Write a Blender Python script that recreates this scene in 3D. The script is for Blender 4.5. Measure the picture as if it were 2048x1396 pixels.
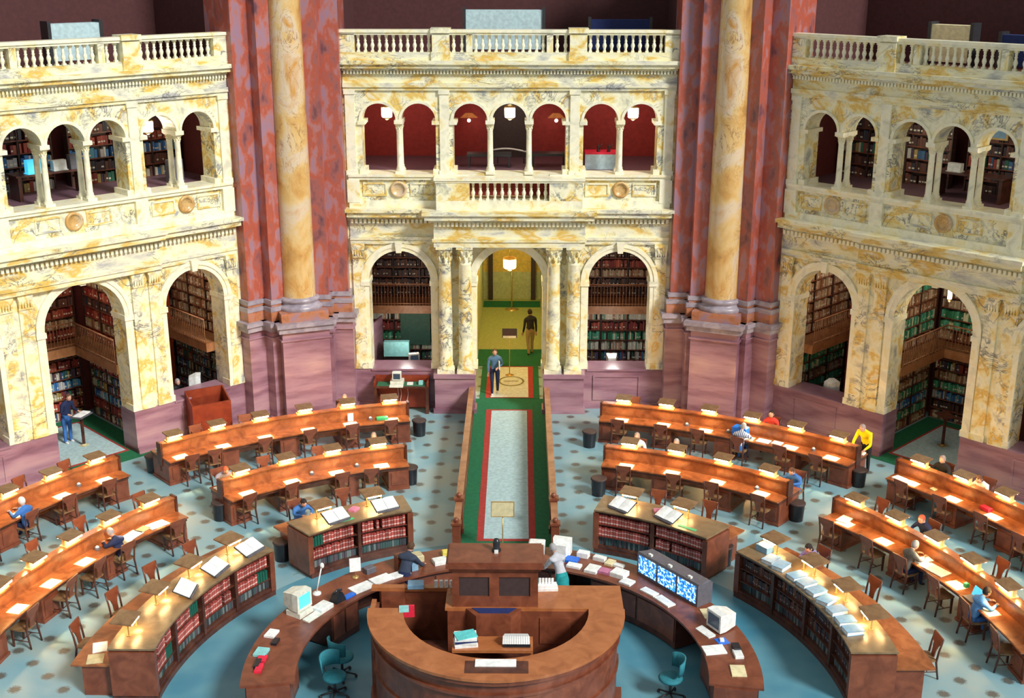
import bpy, math, random
from mathutils import Matrix, Vector
random.seed(7)
S = bpy.context.scene
for o in list(bpy.data.objects): bpy.data.objects.remove(o)
C = S.collection
PI = math.pi
def R(d): return math.radians(d)

# ------------------------------------------------------------------ camera
cam = bpy.data.cameras.new('camera'); co = bpy.data.objects.new('camera', cam); C.objects.link(co)
pit, yaw, rol = R(17.803), R(-0.338), R(0.082)
fw = Vector((math.sin(yaw)*math.cos(pit), math.cos(yaw)*math.cos(pit), -math.sin(pit)))
rt = Vector((math.cos(yaw), -math.sin(yaw), 0)); up = rt.cross(fw)
r2 = rt*math.cos(rol)+up*math.sin(rol); u2 = -rt*math.sin(rol)+up*math.cos(rol)
m = Matrix((r2, u2, -fw)).transposed().to_4x4(); m.translation = Vector((0.322, -22.134, 14.818))
co.matrix_world = m
cam.sensor_width = 36; cam.lens = 2466.0*36/2048; cam.clip_end = 200
S.camera = co
# ------------------------------------------------------------------ light and exposure
S.view_settings.view_transform = 'Standard'; S.view_settings.look = 'None'
S.view_settings.gamma = 1; S.view_settings.exposure = 0.3
w = bpy.data.worlds.new('dome_daylight'); S.world = w; w.use_nodes = True
bg = w.node_tree.nodes['Background']; bg.inputs[0].default_value = (0.93, 0.95, 0.92, 1); bg.inputs[1].default_value = 0.36
sun = bpy.data.lights.new('lunette_daylight', 'SUN'); sun.energy = 3.1; sun.angle = R(12); sun.color = (1, 0.97, 0.9)
so = bpy.data.objects.new('lunette_daylight', sun); C.objects.link(so)
so.rotation_euler = Vector((-1.0, 0.95, -1.05)).to_track_quat('-Z', 'Y').to_euler()   # high windows behind and to the right of the viewer
def point(x, y, z, e, col, rad=0.25, par=None):
    l = bpy.data.lights.new('lamp_or_fill_light', 'POINT'); l.energy = e; l.color = col; l.shadow_soft_size = rad
    o = bpy.data.objects.new('lamp_or_fill_light', l); C.objects.link(o); o.location = (x, y, z)
    if par: o.parent = par
    return o

# ------------------------------------------------------------------ materials
MT = {}
def nm(name):
    mm = bpy.data.materials.new(name); mm.use_nodes = True
    nt = mm.node_tree; b = nt.nodes['Principled BSDF']; MT[name] = mm
    return mm, nt, b
def ramp(nt, stops):
    r = nt.nodes.new('ShaderNodeValToRGB'); e = r.color_ramp.elements
    while len(e) < len(stops): e.new(0.5)
    for k, (p, c) in enumerate(stops): e[k].position = p; e[k].color = (*c, 1)
    return r
def noise(nt, sc, det=4, dist=0.0, stretch=(1, 1, 1), rough=0.55):
    tc = nt.nodes.new('ShaderNodeTexCoord'); mp = nt.nodes.new('ShaderNodeMapping'); mp.inputs['Scale'].default_value = stretch
    n = nt.nodes.new('ShaderNodeTexNoise'); n.inputs['Scale'].default_value = sc; n.inputs['Detail'].default_value = det
    n.inputs['Distortion'].default_value = dist; n.inputs['Roughness'].default_value = rough
    nt.links.new(tc.outputs['Object'], mp.inputs[0]); nt.links.new(mp.outputs[0], n.inputs['Vector'])
    return n
def marble(name, stops, sc=1.1, veins=None, stretch=(1, 1, 1), rough=0.3, vsc=1.3, vd=1.6, dist=0.8, det=6):
    mm, nt, b = nm(name); L = nt.links.new
    n = noise(nt, sc, det, dist, stretch); r = ramp(nt, stops); L(n.outputs[0], r.inputs[0]); out = r.outputs[0]
    if veins:
        v = noise(nt, vsc, 8, vd, stretch, 0.65)
        a = nt.nodes.new('ShaderNodeMath'); a.operation = 'SUBTRACT'; a.inputs[1].default_value = 0.5; L(v.outputs[0], a.inputs[0])
        a2 = nt.nodes.new('ShaderNodeMath'); a2.operation = 'ABSOLUTE'; L(a.outputs[0], a2.inputs[0])
        vr = ramp(nt, [(0.0, (1, 1, 1)), (veins[1], (0, 0, 0))]); L(a2.outputs[0], vr.inputs[0])
        g = noise(nt, sc*0.6, 3, 0, stretch); gr = ramp(nt, [(0.42, (0, 0, 0)), (0.62, (1, 1, 1))]); L(g.outputs[0], gr.inputs[0])
        mu = nt.nodes.new('ShaderNodeMath'); mu.operation = 'MULTIPLY'; L(vr.outputs[0], mu.inputs[0]); L(gr.outputs[0], mu.inputs[1])
        mx = nt.nodes.new('ShaderNodeMixRGB'); mx.inputs[2].default_value = (*veins[0], 1); L(mu.outputs[0], mx.inputs[0]); L(out, mx.inputs[1]); out = mx.outputs[0]
    L(out, b.inputs['Base Color']); b.inputs['Roughness'].default_value = rough
    return mm
marble('cream_marble', [(0.3, (0.34, 0.37, 0.42)), (0.39, (0.74, 0.72, 0.50)), (0.47, (0.90, 0.88, 0.68)), (0.54, (0.84, 0.74, 0.38)), (0.60, (0.74, 0.48, 0.09)), (0.65, (0.85, 0.78, 0.54)), (0.78, (0.38, 0.40, 0.42))], 1.6, ((0.10, 0.11, 0.15), 0.034), dist=0.35)
marble('pale_marble', [(0.3, (0.66, 0.65, 0.5)), (0.5, (0.90, 0.88, 0.70)), (0.62, (0.86, 0.80, 0.52)), (0.7, (0.78, 0.6, 0.24))], 2.2)
marble('cornice_marble', [(0.3, (0.46, 0.47, 0.46)), (0.44, (0.84, 0.82, 0.62)), (0.52, (0.82, 0.76, 0.46)), (0.6, (0.70, 0.46, 0.08)), (0.7, (0.8, 0.78, 0.6))], 1.7, ((0.12, 0.12, 0.14), 0.02), (0.6, 1, 1.6), dist=0.3)
marble('golden_marble', [(0.3, (0.36, 0.18, 0.06)), (0.40, (0.58, 0.33, 0.10)), (0.5, (0.66, 0.46, 0.20)), (0.58, (0.64, 0.52, 0.38)), (0.68, (0.56, 0.27, 0.05))], 1.0, ((0.26, 0.11, 0.05), 0.016), (1, 1, 0.7), dist=0.5)
marble('red_marble', [(0.3, (0.12, 0.05, 0.07)), (0.42, (0.33, 0.11, 0.10)), (0.49, (0.42, 0.09, 0.05)), (0.56, (0.40, 0.17, 0.17)), (0.63, (0.31, 0.19, 0.27)), (0.74, (0.44, 0.15, 0.08))], 2.4, None, (1, 1, 0.5), dist=0.1, det=9)
marble('orange_marble', [(0.35, (0.30, 0.10, 0.06)), (0.5, (0.48, 0.19, 0.09)), (0.65, (0.34, 0.2, 0.24))], 3.2, dist=0.1)
marble('mauve_marble', [(0.32, (0.18, 0.085, 0.13)), (0.45, (0.27, 0.14, 0.19)), (0.55, (0.35, 0.20, 0.26)), (0.68, (0.42, 0.26, 0.30))], 1.1, None, (0.45, 0.45, 2.4), dist=0.3)
marble('grey_marble', [(0.35, (0.24, 0.21, 0.27)), (0.6, (0.38, 0.34, 0.4))], 3)
def wood(name, dark, mid, light, rough=0.28, sc=3.0, stretch=(1, 1, 1)):
    mm = marble(name, [(0.3, dark), (0.5, mid), (0.7, light)], sc, None, stretch, rough); return mm
wood('desk_wood', (0.20, 0.062, 0.022), (0.30, 0.10, 0.035), (0.40, 0.145, 0.05), 0.24)
wood('dark_wood', (0.045, 0.014, 0.01), (0.085, 0.028, 0.018), (0.13, 0.045, 0.026), 0.35)
wood('counter_wood', (0.30, 0.095, 0.03), (0.40, 0.135, 0.045), (0.48, 0.175, 0.065), 0.33)
wood('panel_wood', (0.13, 0.035, 0.018), (0.19, 0.055, 0.028), (0.26, 0.08, 0.04), 0.35)
wood('red_wood', (0.16, 0.02, 0.008), (0.22, 0.032, 0.012), (0.27, 0.045, 0.016), 0.4)
wood('case_top', (0.14, 0.09, 0.05), (0.22, 0.15, 0.08), (0.28, 0.2, 0.11), 0.3)
wood('rail_wood', (0.22, 0.09, 0.045), (0.34, 0.16, 0.08), (0.42, 0.22, 0.12), 0.4)
wood('hood_wood', (0.16, 0.085, 0.04), (0.25, 0.14, 0.065), (0.33, 0.2, 0.1), 0.45)
wood('fascia_wood', (0.20, 0.08, 0.03), (0.30, 0.13, 0.05), (0.36, 0.17, 0.08), 0.5)
def flat(name, col, rough=0.5, metal=0.0, var=0.12, sc=9.0, emit=None, es=0.0, spec=None):
    if name in MT: return MT[name]
    mm, nt, b = nm(name)
    if emit:
        b.inputs['Emission Color'].default_value = (*emit, 1); b.inputs['Emission Strength'].default_value = es
    n = noise(nt, sc, 3); lo = tuple(max(0, c*(1-var)) for c in col); hi = tuple(min(1, c*(1+var)) for c in col)
    r = ramp(nt, [(0.35, lo), (0.65, hi)]); nt.links.new(n.outputs[0], r.inputs[0]); nt.links.new(r.outputs[0], b.inputs['Base Color'])
    b.inputs['Roughness'].default_value = rough; b.inputs['Metallic'].default_value = metal
    if spec is not None: b.inputs['Specular IOR Level'].default_value = spec
    return mm
for a in [('white_plastic', (0.80, 0.84, 0.84), 0.4), ('beige_plastic', (0.72, 0.74, 0.66), 0.45), ('paper', (0.86, 0.9, 0.92), 0.7), ('cream_paper', (0.75, 0.68, 0.42), 0.7),
          ('blue_cover', (0.22, 0.42, 0.62), 0.5), ('black_plastic', (0.015, 0.018, 0.025), 0.3), ('dark_metal', (0.03, 0.03, 0.035), 0.4), ('grey_plastic', (0.12, 0.12, 0.15), 0.45),
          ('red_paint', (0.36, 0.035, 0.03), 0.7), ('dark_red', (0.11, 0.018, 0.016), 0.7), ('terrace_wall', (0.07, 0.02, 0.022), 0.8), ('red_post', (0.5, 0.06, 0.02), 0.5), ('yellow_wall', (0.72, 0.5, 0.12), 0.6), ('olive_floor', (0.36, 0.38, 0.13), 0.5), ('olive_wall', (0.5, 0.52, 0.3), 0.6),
          ('dark_shelf', (0.05, 0.025, 0.02), 0.5), ('carpet_green', (0.005, 0.13, 0.055), 0.95), ('carpet_red', (0.36, 0.035, 0.03), 0.95), ('carpet_grey', (0.38, 0.54, 0.58), 0.95), ('carpet_seal', (0.2, 0.2, 0.08), 0.9), ('carpet_cream', (0.6, 0.66, 0.6), 0.95),
          ('teal_fabric', (0.02, 0.2, 0.26), 0.8), ('brass', (0.6, 0.42, 0.16), 0.35), ('green_board', (0.05, 0.14, 0.1), 0.6), ('lamp_pool_pale', (0.66, 0.55, 0.34), 0.3), ('green_felt', (0.03, 0.14, 0.07), 0.8),
          ('teal_paper', (0.12, 0.6, 0.62), 0.6), ('red_paper', (0.75, 0.02, 0.06), 0.6), ('yellow_paper', (0.75, 0.65, 0.12), 0.6), ('blue_plastic', (0.01, 0.16, 0.75), 0.4), ('pink_paper', (0.55, 0.2, 0.35), 0.6),
          ('tan_board', (0.55, 0.5, 0.3), 0.6), ('navy', (0.01, 0.025, 0.13), 0.8), ('orange_hide', (0.5, 0.12, 0.03), 0.6), ('sign_black', (0.05, 0.03, 0.035), 0.5), ('teal_card', (0.25, 0.6, 0.62), 0.6),
          ('green_paper', (0.05, 0.5, 0.2), 0.6), ('orange_lamp', (0.9, 0.35, 0.1), 0.5), ('floor_dark', (0.16, 0.09, 0.12), 0.5), ('book_dark', (0.05, 0.03, 0.03), 0.6), ('book_green', (0.012, 0.11, 0.075), 0.5), ('terrace_blue', (0.45, 0.62, 0.68), 0.5)]:
    flat(*a)
MT['brass'].node_tree.nodes['Principled BSDF'].inputs['Metallic'].default_value = 0.6
flat('lamp_glow', (1, 0.8, 0.5), 0.5, emit=(1.0, 0.60, 0.22), es=95)
flat('lamp_glow_low', (1, 0.8, 0.5), 0.5, emit=(1.0, 0.62, 0.25), es=60)
flat('lamp_plate', (0.80, 0.55, 0.2), 0.5)
flat('lantern_glow', (1, 0.95, 0.85), 0.5, emit=(1.0, 0.9, 0.72), es=9)
flat('hall_glow', (1, 0.9, 0.6), 0.5, emit=(1.0, 0.82, 0.4), es=9)
flat('screen_blue', (0.1, 0.5, 0.7), 0.3, emit=(0.05, 0.5, 0.75), es=0.9)
flat('screen_dark', (0.03, 0.05, 0.07), 0.2, emit=(0.05, 0.08, 0.12), es=0.3)
# monitor wall pictures: rows of bright marks on blue
mm, nt, b = nm('screen_list')
n = noise(nt, 9, 2, 0, (1, 1, 1)); n.inputs['Scale'].default_value = 17
r = ramp(nt, [(0.42, (0.005, 0.10, 0.5)), (0.52, (0.05, 0.45, 0.9)), (0.6, (0.8, 0.95, 1))]); nt.links.new(n.outputs[0], r.inputs[0])
nt.links.new(r.outputs[0], b.inputs['Emission Color']); b.inputs['Emission Strength'].default_value = 1.3; b.inputs['Base Color'].default_value = (0.02, 0.02, 0.04, 1)
# red volumes: pale bands across the spine
def book_mat(name, base, band, alt):
    mm, nt, b = nm(name); L = nt.links.new
    tc = nt.nodes.new('ShaderNodeTexCoord'); sp = nt.nodes.new('ShaderNodeSeparateXYZ'); L(tc.outputs['Generated'], sp.inputs[0])
    r = ramp(nt, [(0.0, base), (0.16, base), (0.17, band), (0.30, band), (0.31, alt), (0.68, alt), (0.69, band), (0.76, band), (0.77, base)]); r.color_ramp.interpolation = 'CONSTANT'
    L(sp.outputs[2], r.inputs[0])
    oi = nt.nodes.new('ShaderNodeObjectInfo'); hs = nt.nodes.new('ShaderNodeHueSaturation'); mr = nt.nodes.new('ShaderNodeMapRange')
    mr.inputs[3].default_value = 0.6; mr.inputs[4].default_value = 1.35; L(oi.outputs['Random'], mr.inputs[0]); L(mr.outputs[0], hs.inputs['Value']); L(r.outputs[0], hs.inputs['Color'])
    L(hs.outputs[0], b.inputs['Base Color']); b.inputs['Roughness'].default_value = 0.45
book_mat('red_book', (0.34, 0.06, 0.05), (0.66, 0.42, 0.38), (0.40, 0.09, 0.075))
book_mat('dark_book', (0.06, 0.03, 0.03), (0.2, 0.16, 0.14), (0.07, 0.035, 0.03))
# coloured book rows carry their own cover colours in a mesh attribute
mm, nt, b = nm('shelved_books'); at = nt.nodes.new('ShaderNodeAttribute'); at.attribute_name = 'cover'
nt.links.new(at.outputs['Color'], b.inputs['Base Color']); b.inputs['Roughness'].default_value = 0.55
# floor: blue-grey tiles with dark rosettes on a staggered grid
mm, nt, b = nm('floor_tiles'); L = nt.links.new
tc = nt.nodes.new('ShaderNodeTexCoord'); sp = nt.nodes.new('ShaderNodeSeparateXYZ'); L(tc.outputs['Object'], sp.inputs[0])
def M_(op, a, bb=None, c=None):
    k = nt.nodes.new('ShaderNodeMath'); k.operation = op
    for i_, v_ in enumerate((a, bb, c)):
        if v_ is None: continue
        if isinstance(v_, (int, float)): k.inputs[i_].default_value = v_
        else: L(v_, k.inputs[i_])
    return k.outputs[0]
def cell(off):
    fx = M_('SUBTRACT', M_('FRACT', M_('ADD', M_('DIVIDE', sp.outputs[0], 1.03), 100.0+off)), 0.5)
    fy = M_('SUBTRACT', M_('FRACT', M_('ADD', M_('DIVIDE', M_('SUBTRACT', sp.outputs[1], 0.385), 1.0125), 100.0+off)), 0.5)
    return M_('SQRT', M_('ADD', M_('MULTIPLY', fx, fx), M_('MULTIPLY', fy, fy))), fx, fy
d1, fx1, fy1 = cell(0.0); d2, fx2, fy2 = cell(0.5)
dd = M_('MINIMUM', d1, d2)
nn = noise(nt, 22, 3, 0); dn = M_('ADD', dd, M_('MULTIPLY', M_('SUBTRACT', nn.outputs[0], 0.5), 0.16))
rr_ = ramp(nt, [(0.09, (1, 1, 1)), (0.16, (0, 0, 0))]); L(dn, rr_.inputs[0])
rad = M_('SQRT', M_('ADD', M_('MULTIPLY', sp.outputs[0], sp.outputs[0]), M_('MULTIPLY', sp.outputs[1], sp.outputs[1])))
mask = M_('MULTIPLY', rr_.outputs[0], M_('GREATER_THAN', rad, 7.6))
nb = noise(nt, 0.35, 4, 0.4); rb = ramp(nt, [(0.38, (0.17, 0.36, 0.46)), (0.5, (0.24, 0.42, 0.49)), (0.66, (0.33, 0.42, 0.40))]); L(nb.outputs[0], rb.inputs[0])
ni = noise(nt, 0.5, 3, 0); ri = ramp(nt, [(0.35, (0.06, 0.24, 0.36)), (0.65, (0.15, 0.36, 0.44))]); L(ni.outputs[0], ri.inputs[0])
mx0 = nt.nodes.new('ShaderNodeMixRGB'); L(M_('LESS_THAN', rad, 7.3), mx0.inputs[0]); L(rb.outputs[0], mx0.inputs[1]); L(ri.outputs[0], mx0.inputs[2])
mx = nt.nodes.new('ShaderNodeMixRGB'); L(M_('MULTIPLY', mask, 0.85), mx.inputs[0]); L(mx0.outputs[0], mx.inputs[1]); mx.inputs[2].default_value = (0.09, 0.07, 0.05, 1)
L(mx.outputs[0], b.inputs['Base Color']); b.inputs['Roughness'].default_value = 0.38

# ------------------------------------------------------------------ mesh helpers
class MB:
    def __init__(s, M=None): s.v = []; s.f = []; s.mi = []; s.sm = []; s.col = None; s.M = M; s.cur = 0
    def add(s, vs, fs, smooth=False, col=None):
        n = len(s.v)
        if s.M is not None: vs = [s.M @ Vector(p) for p in vs]
        s.v += [tuple(p) for p in vs]
        for f in fs: s.f.append(tuple(n+i for i in f)); s.mi.append(s.cur); s.sm.append(smooth)
        if col is not None:
            if s.col is None: s.col = []
            s.col += [col]*len(fs)
    def box(s, x0, x1, y0, y1, z0, z1, col=None):
        vs = [(x, y, z) for z in (z0, z1) for y in (y0, y1) for x in (x0, x1)]
        s.add(vs, [(0, 2, 3, 1), (4, 5, 7, 6), (0, 1, 5, 4), (2, 6, 7, 3), (0, 4, 6, 2), (1, 3, 7, 5)], False, col)
    def taper(s, x, y, z0, z1, a0, b0, a1, b1, dx=0, dy=0):
        vs = [(x-a0, y-b0, z0), (x+a0, y-b0, z0), (x-a0, y+b0, z0), (x+a0, y+b0, z0), (x+dx-a1, y+dy-b1, z1), (x+dx+a1, y+dy-b1, z1), (x+dx-a1, y+dy+b1, z1), (x+dx+a1, y+dy+b1, z1)]
        s.add(vs, [(0, 2, 3, 1), (4, 5, 7, 6), (0, 1, 5, 4), (2, 6, 7, 3), (0, 4, 6, 2), (1, 3, 7, 5)])
    def prism(s, poly, z0, z1):
        n = len(poly); vs = [(p[0], p[1], z0) for p in poly]+[(p[0], p[1], z1) for p in poly]
        s.add(vs, [tuple(range(n-1, -1, -1)), tuple(range(n, 2*n))]+[(i, (i+1) % n, n+(i+1) % n, n+i) for i in range(n)])
    def arc(s, r0, r1, a0, a1, z0, z1, n=None, zc=None):      # slab between radii, azimuths in degrees clockwise from +y
        n = n or max(2, int(abs(a1-a0)/2.0)+1); vs = []
        for i in range(n+1):
            a = R(a0+(a1-a0)*i/n); x, y = math.sin(a), math.cos(a)
            vs += [(r0*x, r0*y, z0), (r1*x, r1*y, z0), (r1*x, r1*y, z1), (r0*x, r0*y, z1)]
        fs = []
        for i in range(n):
            k = 4*i
            for j in range(4): fs.append((k+j, k+4+j, k+4+(j+1) % 4, k+(j+1) % 4))
        fs += [(0, 1, 2, 3), (4*n+3, 4*n+2, 4*n+1, 4*n)]
        s.add(vs, fs)
    def lathe(s, prof, x=0, y=0, z=0, n=20, smooth=True):
        vs = []; m_ = len(prof)
        for i in range(n):
            a = 2*PI*i/n; vs += [(x+r*math.cos(a), y+r*math.sin(a), z+h) for r, h in prof]
        fs = []
        for i in range(n):
            j = (i+1) % n
            for k in range(m_-1): fs.append((i*m_+k, j*m_+k, j*m_+k+1, i*m_+k+1))
        s.add(vs, fs, smooth)
        s.add([(x+prof[-1][0]*math.cos(2*PI*i/n), y+prof[-1][0]*math.sin(2*PI*i/n), z+prof[-1][1]) for i in range(n)], [tuple(range(n))])
        s.add([(x+prof[0][0]*math.cos(-2*PI*i/n), y+prof[0][0]*math.sin(-2*PI*i/n), z+prof[0][1]) for i in range(n)], [tuple(range(n))])
    def tube(s, pts, rad, n=7, cap=True):
        rings = []; P = [Vector(p) for p in pts]; rs = rad if isinstance(rad, (list, tuple)) else [rad]*len(P)
        for i, p in enumerate(P):
            d = (P[min(i+1, len(P)-1)]-P[max(i-1, 0)]).normalized()
            u = d.orthogonal().normalized() if i == 0 else (u-d*u.dot(d)).normalized()
            v_ = d.cross(u); rings.append([p+(u*math.cos(2*PI*k/n)+v_*math.sin(2*PI*k/n))*rs[i] for k in range(n)])
        vs = [q for r_ in rings for q in r_]; fs = []
        for i in range(len(P)-1):
            for k in range(n): fs.append((i*n+k, i*n+(k+1) % n, (i+1)*n+(k+1) % n, (i+1)*n+k))
        if cap: fs += [tuple(range(n-1, -1, -1)), tuple((len(P)-1)*n+k for k in range(n))]
        s.add(vs, fs, True)
    def ball(s, c, r, nu=12, nv=8):
        rx, ry, rz = r if isinstance(r, (tuple, list)) else (r, r, r); vs = [(c[0], c[1], c[2]-rz)]
        for j in range(1, nv):
            t = PI*j/nv
            for i in range(nu): vs.append((c[0]+rx*math.sin(t)*math.cos(2*PI*i/nu), c[1]+ry*math.sin(t)*math.sin(2*PI*i/nu), c[2]-rz*math.cos(t)))
        vs.append((c[0], c[1], c[2]+rz)); fs = [(0, 1+(i+1) % nu, 1+i) for i in range(nu)]
        for j in range(nv-2):
            for i in range(nu): a = 1+j*nu; fs.append((a+i, a+(i+1) % nu, a+nu+(i+1) % nu, a+nu+i))
        a = 1+(nv-2)*nu; fs += [(a+i, a+(i+1) % nu, len(vs)-1) for i in range(nu)]
        s.add(vs, fs, True)
    def build(s, name, mats, parent=None, world=False):
        me = bpy.data.meshes.new(name); vs = s.v
        if parent is not None and world:
            inv = parent.matrix_world.inverted(); vs = [tuple(inv @ Vector(p)) for p in vs]
        elif parent is None and not world and vs:
            pass
        me.from_pydata(vs, [], s.f); me.update()
        for k in (mats if isinstance(mats, (list, tuple)) else [mats]): me.materials.append(MT[k])
        me.polygons.foreach_set('material_index', s.mi); me.polygons.foreach_set('use_smooth', s.sm)
        if s.col:
            at = me.attributes.new('cover', 'FLOAT_COLOR', 'FACE'); flatc = []
            for c in s.col: flatc += [c[0], c[1], c[2], 1.0]
            at.data.foreach_set('color', flatc)
        o = bpy.data.objects.new(name, me); C.objects.link(o)
        if parent is not None: o.parent = parent
        return o
def tag(o, label=None, cat=None, group=None, kind=None):
    if label: o['label'] = label
    if cat: o['category'] = cat
    if group: o['group'] = group
    if kind: o['kind'] = kind
    return o
def root(name, x=0, y=0, z=0, rz=0, label=None, cat=None, group=None, kind=None):
    o = bpy.data.objects.new(name, None); C.objects.link(o); o.empty_display_size = 0.1
    o.location = (x, y, z); o.rotation_euler = (0, 0, rz); o.matrix_world = Matrix.Translation((x, y, z)) @ Matrix.Rotation(rz, 4, 'Z')
    return tag(o, label, cat, group, kind)
def single(mb, name, mats, x, y, z, rz, label, cat, group=None, kind=None):   # a thing that is one mesh, built around its own base
    o = mb.build(name, mats); o.location = (x, y, z); o.rotation_euler = (0, 0, rz); return tag(o, label, cat, group, kind)
def pol(r, az): a = R(az); return r*math.sin(a), r*math.cos(a)
def copy_thing(src, x, y, z, rz, label, group=None):
    c = src.copy(); C.objects.link(c); c.location = (x, y, z); c.rotation_euler = (0, 0, rz); c['label'] = label
    if group: c['group'] = group
    elif 'group' in c.keys(): del c['group']
    for ch in list(src.children):
        d = ch.copy(); C.objects.link(d); d.parent = c
        for g in list(ch.children):
            e = g.copy(); C.objects.link(e); e.parent = d
    return c
class Stamp:                                    # first call hands out the built thing itself, later calls copy it
    def __init__(s, make): s.make = make; s.src = None
    def __call__(s, x, y, z, rz, label, group=None):
        if s.src is None:
            s.src = s.make(); o = s.src; o.location = (x, y, z); o.rotation_euler = (0, 0, rz); o['label'] = label
            if group: o['group'] = group
            return o
        return copy_thing(s.src, x, y, z, rz, label, group)
# ================================================================== THE SETTING
RR = 17.515
fl = MB(); fl.v = []; fl.prism([(30*math.cos(R(a)), 30*math.sin(a*PI/180)) for a in range(0, 360, 10)], -0.3, 0.0)
tag(fl.build('floor', 'floor_tiles'), kind='structure')
# ------------------------------------------------------------------ arcade walls
def arches(mb, s0, s1, zs, z1, ops, y0, y1, N=14):            # wall band from the springing line up, pierced by half-round heads
    x = s0
    for (c, r) in sorted(ops):
        if c-r > x+1e-4: mb.box(x, c-r, y0, y1, zs, z1)
        pts = [(c-r*math.cos(PI*i/N), zs+r*math.sin(PI*i/N)) for i in range(N+1)]
        vs = []; fs = []
        for (px, pz) in pts: vs += [(px, y0, pz), (px, y0, z1), (px, y1, pz), (px, y1, z1)]
        for i in range(N):
            k = 4*i; fs += [(k, k+4, k+5, k+1), (k+2, k+3, k+7, k+6), (k, k+2, k+6, k+4), (k+1, k+5, k+7, k+3)]
        mb.add(vs, fs); x = c+r
    if s1 > x+1e-4: mb.box(x, s1, y0, y1, zs, z1)
def band(mb, c, zs, r0, r1, y0, y1, N=20):                    # half-ring archivolt
    vs = []; fs = []
    for i in range(N+1):
        a = PI*i/N; ca, sa = math.cos(a), math.sin(a)
        for (r_, y_) in ((r0, y0), (r1, y0), (r1, y1), (r0, y1)): vs.append((c-r_*ca, y_, zs+r_*sa))
    for i in range(N):
        for j in range(4): fs.append((4*i+j, 4*i+(j+1) % 4, 4*i+4+(j+1) % 4, 4*i+4+j))
    fs += [(0, 3, 2, 1), (4*N, 4*N+1, 4*N+2, 4*N+3)]
    mb.add(vs, fs)
def baluster_mesh():
    mb = MB(); mb.box(-0.05, 0.05, -0.05, 0.05, 0, 0.05)
    mb.lathe([(0.03, 0.05), (0.045, 0.07), (0.035, 0.1), (0.06, 0.17), (0.066, 0.21), (0.05, 0.26), (0.033, 0.31), (0.05, 0.345), (0.033, 0.37), (0.045, 0.44), (0.04, 0.47)], n=10)
    mb.box(-0.05, 0.05, -0.05, 0.05, 0.47, 0.53); return mb
bal_src = [None]
def baluster(par, x, y, z, sc=1.0):
    if bal_src[0] is None: o = baluster_mesh().build('baluster', 'pale_marble', par); bal_src[0] = o
    else: o = bal_src[0].copy(); C.objects.link(o); o.parent = par
    o.location = (x, y, z); o.scale = (1, 1, sc); return o
def leafcap(mb, x, y, z, r, h, sq):                             # foliate capital
    mb.lathe([(r*0.95, 0), (r*1.08, h*0.08), (r*0.95, h*0.14), (r*1.0, h*0.5), (r*1.3, h*0.86), (r*1.35, h*0.88)], x, y, z, 12)
    for ring, (zz, n_, k) in enumerate(((0.18, 8, 1.12), (0.48, 8, 1.26))):
        for i in range(n_):
            a = 2*PI*(i+0.5*ring)/n_; ca, sa = math.cos(a), math.sin(a)
            b0, b1 = Vector((x+r*ca, y+r*sa, z+h*zz)), Vector((x+r*k*1.12*ca, y+r*k*1.12*sa, z+h*(zz+0.3)))
            mb.tube([b0, (b0+b1)/2+Vector((0, 0, h*0.06)), b1, b1+Vector((r*0.08*ca, r*0.08*sa, -h*0.06))], [r*0.17, r*0.2, r*0.13, r*0.04], 5)
    mb.box(x-sq, x+sq, y-sq, y+sq, z+h*0.88, z+h)
OUT = [(-3.64, 1.02), (3.64, 1.02)]
UP = [(-4.18, .55), (-2.91, .55), (-1.255, .55), (0, .55), (1.255, .55), (2.91, .55), (4.18, .55)]
T = 0.75
side_name = {'C': 'back', 'L': 'left', 'R': 'right'}
ANG = {'C': 0.0, 'L': PI/4, 'R': -PI/4}
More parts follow.
